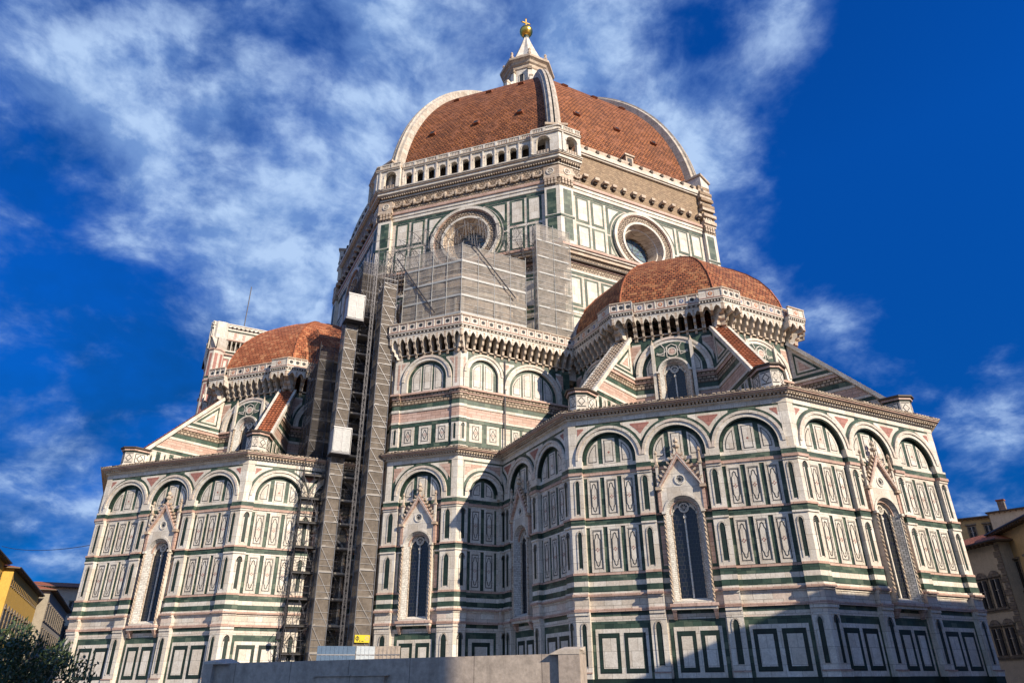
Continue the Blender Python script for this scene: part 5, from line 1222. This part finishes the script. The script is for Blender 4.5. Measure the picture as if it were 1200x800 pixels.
# stray raised poles at the left edge
mb = MB()
for i in range(45):
    x, y = 17.5+rnd.random()*4.5, -29.5+rnd.random()*3.0; z = rnd.uniform(35, 43)
    wbar(mb, (x, y, z), (x+rnd.uniform(-1, 1), y+rnd.uniform(-1, 1), z+rnd.uniform(-1.2, 1.8)), .022, rnd.choice(['steel', 'steel_dark', 'steel_dark']))
for i in range(14):
    x, y = 17.5+4.5*(i % 5)/4, -29.3+1.4*(i//5); wbar(mb, (x, y, 34), (x, y, 40+rnd.random()*2.5), .022, 'steel_dark')
o = mb.build('loose_pole', rt_, loc=(-23, 20, -40.4), recalc=False); o['kind'] = 'stuff'
for a, b_ in (((20.9, -27.1, 40.5), (24.4, -24.1, 33.3)), ((26.6, -21.2, 40.6), (26.6, -16.6, 35.6))):
    th = MB(); c0 = a; wbar(th, (0, 0, 0), tuple(Vector(b_)-Vector(a)), .065, 'steel_dark', 8); o = th.build('raking_strut', loc=a, recalc=False)
    tag(o, 'thick dark raking tube on the %s side of the big netted scaffold box' % ('left' if a[0] < 22 else 'right'), 'scaffold tube')

# site hoarding at the foot of the scaffolding
hd = empty('site_hoarding', (25.3, -29, 0), 'blue and white site hoarding at the foot of the scaffold towers', 'hoarding')
for (p, q_, m) in (((24.6, -31.7), (25.0, -29.05), 'hoarding_blue'), ((25.0, -29.0), (25.2, -27.7), 'hoarding'), ((25.2, -27.65), (26.2, -26.1), 'concrete')):
    mb = MB(); d_ = Vector((q_[0]-p[0], q_[1]-p[1], 0)); L_ = d_.length; mb.box(0, L_, 0, .06, 0, 4.35, m); mb.box(0, L_, .06, .09, 3.75, 3.82, 'steel')
    for k in range(int(L_/.3)): mb.box(k*.3, k*.3+.12, .06, .085, 0, 4.33, m)
    mb.build('hoarding_panel', hd, loc=(p[0]-25.3, p[1]+29, 0), rotz=math.atan2(d_.y, d_.x))

# ------------------------------------------------------------------ foreground parapet
pw = empty('stone_parapet', (60, -39, 0), 'long grey stone parapet with a pale block at each end in the foreground', 'parapet')
P0, P1 = Vector((57.65, -41.62, 0)), Vector((64.2, -34.75, 0)); d_ = (P1-P0); L_ = d_.length; ra = math.atan2(d_.y, d_.x)
fr = dict(loc=(P0.x-60, P0.y+39, 0), rotz=ra)
def topz(u): return 2.27+.07*u/L_
mb = MB(); mb.hexa([(0, -.45, 0), (L_, -.45, 0), (L_, 0, 0), (0, 0, 0)], [(0, -.45, topz(0)), (L_, -.45, topz(L_)), (L_, 0, topz(L_)), (0, 0, topz(0))], 'concrete')
mb.box(3.2, 5.0, 0, .10, 0, 1.94, 'concrete'); mb.box(3.1, 5.1, 0, .14, 1.94, 1.965, 'concrete')
mb.build('wall', pw, **fr)
for (u, s_) in ((-.02, 1), (L_+.02, -1)):
    mb = MB(); x0, x1 = (u-.05, u+.22) if s_ > 0 else (u-.30, u+.18); zt_ = 2.32 if s_ > 0 else 2.42
    mb.box(x0, x1, -.6, .12, 0, zt_, 'concrete')
    xi = x1+.42 if s_ > 0 else x0-.22; P_ = [(x0, .12, zt_), (x1, .12, zt_)]
    # sloping cap falling towards the wall
    a, b_ = (x0, x1) if s_ > 0 else (x1, x0)
    mb.hexa([(min(x0, xi), -.6, topz(u)-.02), (max(x1, xi), -.6, topz(u)-.02), (max(x1, xi), .13, topz(u)-.02), (min(x0, xi), .13, topz(u)-.02)] if True else [],
            [(x0-(.0 if s_ > 0 else -.0), -.58, zt_+.08), (x1, -.58, zt_+.08), (x1, .12, zt_), (x0, .12, zt_)], 'cream_stone')
    mb.build('end_block', pw, **fr)

# ------------------------------------------------------------------ town houses
def house(label, p0, p1, depth, h, wallm, cols, rows, eave=1.0, name='town_house', margin=1.5, roofh=2.2, winm='shutter', quoin=False, frieze=False, pitch_in=None, wsize=None, arch=False, chimney=0):
    """p0 -> p1 left to right seen from outside"""
    P0, P1 = Vector((*p0, 0)), Vector((*p1, 0)); d_ = P1-P0; L_ = d_.length; rz = math.atan2(d_.y, d_.x)
    th = empty(name, (P0.x, P0.y, 0), label, 'building', rz)
    b = MB(); b.box(0, L_, -depth, 0, 0, h, wallm)
    b.box(0, L_, 0, .12, 0, 1.0, 'pietra')
    for z0, z1, zz in rows: b.box(0, L_, 0, .14, z0-.42, z0-.22, 'pietra')
    if frieze:
        n = int(L_/2.1)
        for i in range(n): u = 1.2+(L_-2.4)*i/max(1, n-1); b.box(u-.4, u+.4, 0, .05, h-2.2, h-1.5, 'shutter'); b.box(u-.55, u+.55, 0, .12, h-2.45, h-2.3, 'pietra')
    if quoin:
        for k in range(int(h/.7)):
            w_ = .95 if k % 2 else .65; b.box(-.05, w_, .0, .09, k*.7, k*.7+.62, 'pietra'); b.box(L_-w_, L_+.05, .0, .09, k*.7, k*.7+.62, 'pietra')
    b.build('wall', th)
    for (z0, z1, kind) in rows:
        for i in range(cols):
            u = margin+(L_-2*margin)*(i/(cols-1) if cols > 1 else .5); w_ = (wsize or .6)
            q = MB(); q.box(u-w_-.2, u+w_+.2, 0, .10, z0-.1, z1+.22, 'pietra'); q.box(u-w_-.32, u+w_+.32, 0, .24, z0-.26, z0-.1, 'pietra'); q.box(u-w_-.34, u+w_+.34, 0, .28, z1+.25, z1+.45, 'pietra')
            if arch: q.ring(u, z1+.1, w_*.7, w_+.25, 0, .14, 'pietra', n=10)
            o = q.build('window', th)
            q = MB(); q.box(u-w_, u+w_, .10, .13, z0, z1, 'glass_dark'); q.box(u-.04, u+.04, .13, .17, z0, z1, 'cream_stone'); q.box(u-w_, u+w_, .13, .16, z0+(z1-z0)*.6, z0+(z1-z0)*.6+.06, 'cream_stone'); q.build('pane', o)
            for s_ in (-1, 1): q = MB(); x0, x1 = sorted((u+s_*w_*.45, u+s_*(w_+.02))); q.box(x0, x1, .17, .22, z0+.03, z1-.03, 'shutter'); q.build('shutter', o)
    r = MB(); e = eave
    r.box(-e, L_+e, -depth-e, e, h, h+.16, 'eave_wood')
    for i in range(int(L_/.7)+1): u = .7*i; r.box(u-.08, u+.08, 0, e*.95, h-.18, h, 'eave_wood')
    r.box(-e-.05, L_+e+.05, e-.02, e+.12, h+.06, h+.2, 'steel_dark')
    A = [(-e, -depth-e, h+.16), (L_+e, -depth-e, h+.16), (L_+e, e, h+.16), (-e, e, h+.16)]; m_ = min(depth, L_)/2
    B = [(m_, -depth/2-.1, h+roofh), (max(L_-m_, m_+.2), -depth/2-.1, h+roofh), (max(L_-m_, m_+.2), -depth/2+.1, h+roofh), (m_, -depth/2+.1, h+roofh)]
    r.hexa(A, B, 'tile_flat'); rf = r.build('roof', th)
    for i in range(chimney):
        q = MB(); u = L_*(.3+.4*i); q.box(u-.45, u+.45, -depth*.35-.4, -depth*.35+.4, h, h+roofh+1.2, 'pietra'); q.box(u-.55, u+.55, -depth*.35-.5, -depth*.35+.5, h+roofh+1.2, h+roofh+1.4, 'tile_flat'); q.build('chimney', rf)
    return th
# south side of the square, left edge of the picture
house('long yellow town house at the far left edge, nearest part of the row', (-10, -63.6), (-56.9, -63.6), 14, 19.4, 'wall_yellow', 12, [(5, 7.6, 0), (9.5, 12.2, 0), (13.6, 15.6, 0)], eave=.7, frieze=True)
house('bright yellow palace with deep eaves and grey stone windows', (-57, -62.2), (-97, -62.2), 15, 18.7, 'wall_yellow', 11, [(4.2, 6.8, 0), (9.0, 12.6, 0)], eave=.8, frieze=True, wsize=.75, arch=True)
house('narrow grey house with dark shuttered windows just past the yellow palace', (-98.5, -60.6), (-150, -60.6), 14, 20.0, 'wall_grey', 11, [(5, 7.5, 0), (9.8, 12.6, 0), (14.6, 17.2, 0)], eave=1.1)
house('cream house closing the street behind the cathedral corner', (-163, -80), (-163, -52), 16, 27.6, 'wall_cream', 8, [(8, 11, 0), (14.2, 17.2, 0), (20.8, 23.8, 0)], eave=1.6, wsize=.8)
# north side, right edge of the picture
house('cream house with a projecting dark timber eave and paired shuttered windows', (17.5, 48.8), (30.6, 44.0), 9, 16.3, 'wall_cream', 6, [(4.4, 7.2, 0), (9.4, 12.4, 0)], eave=1.1, wsize=.62, margin=1.9, arch=True, quoin=True)
house('taller ochre house with rusticated stone corner at the right edge', (29.3, 47.0), (47.5, 31.7), 10, 17.6, 'wall_ochre', 6, [(4.0, 7.0, 0), (11.0, 14.0, 0)], eave=1.0, wsize=.8, margin=2.6, quoin=True, chimney=2)
house('ochre attic storey rising above the timber eave', (10.5, 67.4), (17.0, 70.9), 9, 24.4, 'wall_ochre', 3, [(21.2, 23.2, 0)], eave=.6, wsize=.4, roofh=1.0)
house('pale rear house with a low tiled roof behind the rusticated corner', (18.6, 66.0), (23.4, 67.5), 7, 24.0, 'wall_cream', 2, [(16, 18, 0)], eave=.3, chimney=1, roofh=.8)
# houses behind the camera side whose roofs shade the foot of the cathedral
house('tall town house facing the east end of the cathedral', (70, 44), (70, -9.5), 14, 18.3, 'wall_cream', 11, [(4, 7, 0), (9, 12, 0), (14, 16.5, 0)], eave=.6, chimney=2)
house('corner house beside the foreground parapet', (86, -28.6), (86, -35.5), 14, 22.0, 'wall_ochre', 2, [(4, 7, 0), (9, 12, 0), (14, 17, 0)], eave=.6)

# ------------------------------------------------------------------ cable, lamps, tree
def cable(a, b_, sag, label, r=.03):
    mb = MB(); n = 16; a, b_ = Vector(a), Vector(b_)
    for k in range(n):
        t0, t1 = k/n, (k+1)/n; p = (b_-a)*t0; q = (b_-a)*t1; p.z -= sag*4*t0*(1-t0); q.z -= sag*4*t1*(1-t1); wbar(mb, p, q, r, 'steel_dark', 5)
    tag(mb.build('overhead_cable', loc=a, recalc=False), label, 'cable')
cable((-40, -62.1, 19.4), (7.2, -48.4, 12.9), .5, 'thin overhead cable from the ochre house to the marble wall')
lp = empty('wall_lamp', (18.3, -33.6, 5.2), 'small dark lamp on a bracket beside the open pole scaffold', 'lamp')
mb = MB(); mb.bar((0, 0, .5), (.9, -.0, .6), .03, 'steel_dark'); mb.bar((.9, 0, .6), (.9, 0, .3), .02, 'steel_dark'); mb.build('bracket', lp)
mb = MB(); mb.lathe(.9, 0, [(.02, .35), (.2, .22), (.16, -.15), (.05, -.25), (0, -.25)], 'steel_dark', 8); mb.build('lamp_shade', lp)

rnd = random.Random(11)
tr = empty('bushy_tree', (50.9, -47.1, 0), 'dark green bushy tree with glossy leaves at the lower left', 'tree')
mb = MB(); mb.lathe(0, 0, [(.13, 0), (.10, .6), (.09, 1.3), (.05, 2.6), (0, 3.2)], 'bark', 8)
for k in range(9):
    a = k*2.4; mb.bar((0, 0, .8+.12*k), (1.3*cos(a), 1.3*sin(a), 1.5+.15*k), .03, 'bark')
mb.build('trunk', tr)
mb = MB(); clumps = []
for k in range(105):
    a = rnd.uniform(0, 2*pi); r = 2.55*sqrt(rnd.random()); z = rnd.uniform(.9, 3.4-.15*r*r)
    clumps.append((r*cos(a), r*sin(a), z, rnd.uniform(.3, .6)))
for (x, y, z, s_) in clumps:
    m = 'leaf' if rnd.random() < .75 else 'leaf_pale'
    for _ in range(150):
        v = Vector((rnd.gauss(0, 1), rnd.gauss(0, 1), rnd.gauss(0, .8))); v = v.normalized()*s_*rnd.uniform(.5, 1.15); c_ = Vector((x, y, z))+v
        ax = Vector((rnd.gauss(0, 1), rnd.gauss(0, 1), rnd.gauss(0, 1)+.4)).normalized(); t_ = ax.cross(Vector((rnd.random(), rnd.random(), .1))).normalized(); n_ = ax.cross(t_)
        l_, w_ = rnd.uniform(.06, .10), rnd.uniform(.022, .036)
        mb.poly([tuple(c_-t_*l_), tuple(c_+n_*w_), tuple(c_+t_*l_), tuple(c_-n_*w_)], m)
mb.build('crown', tr, recalc=False)
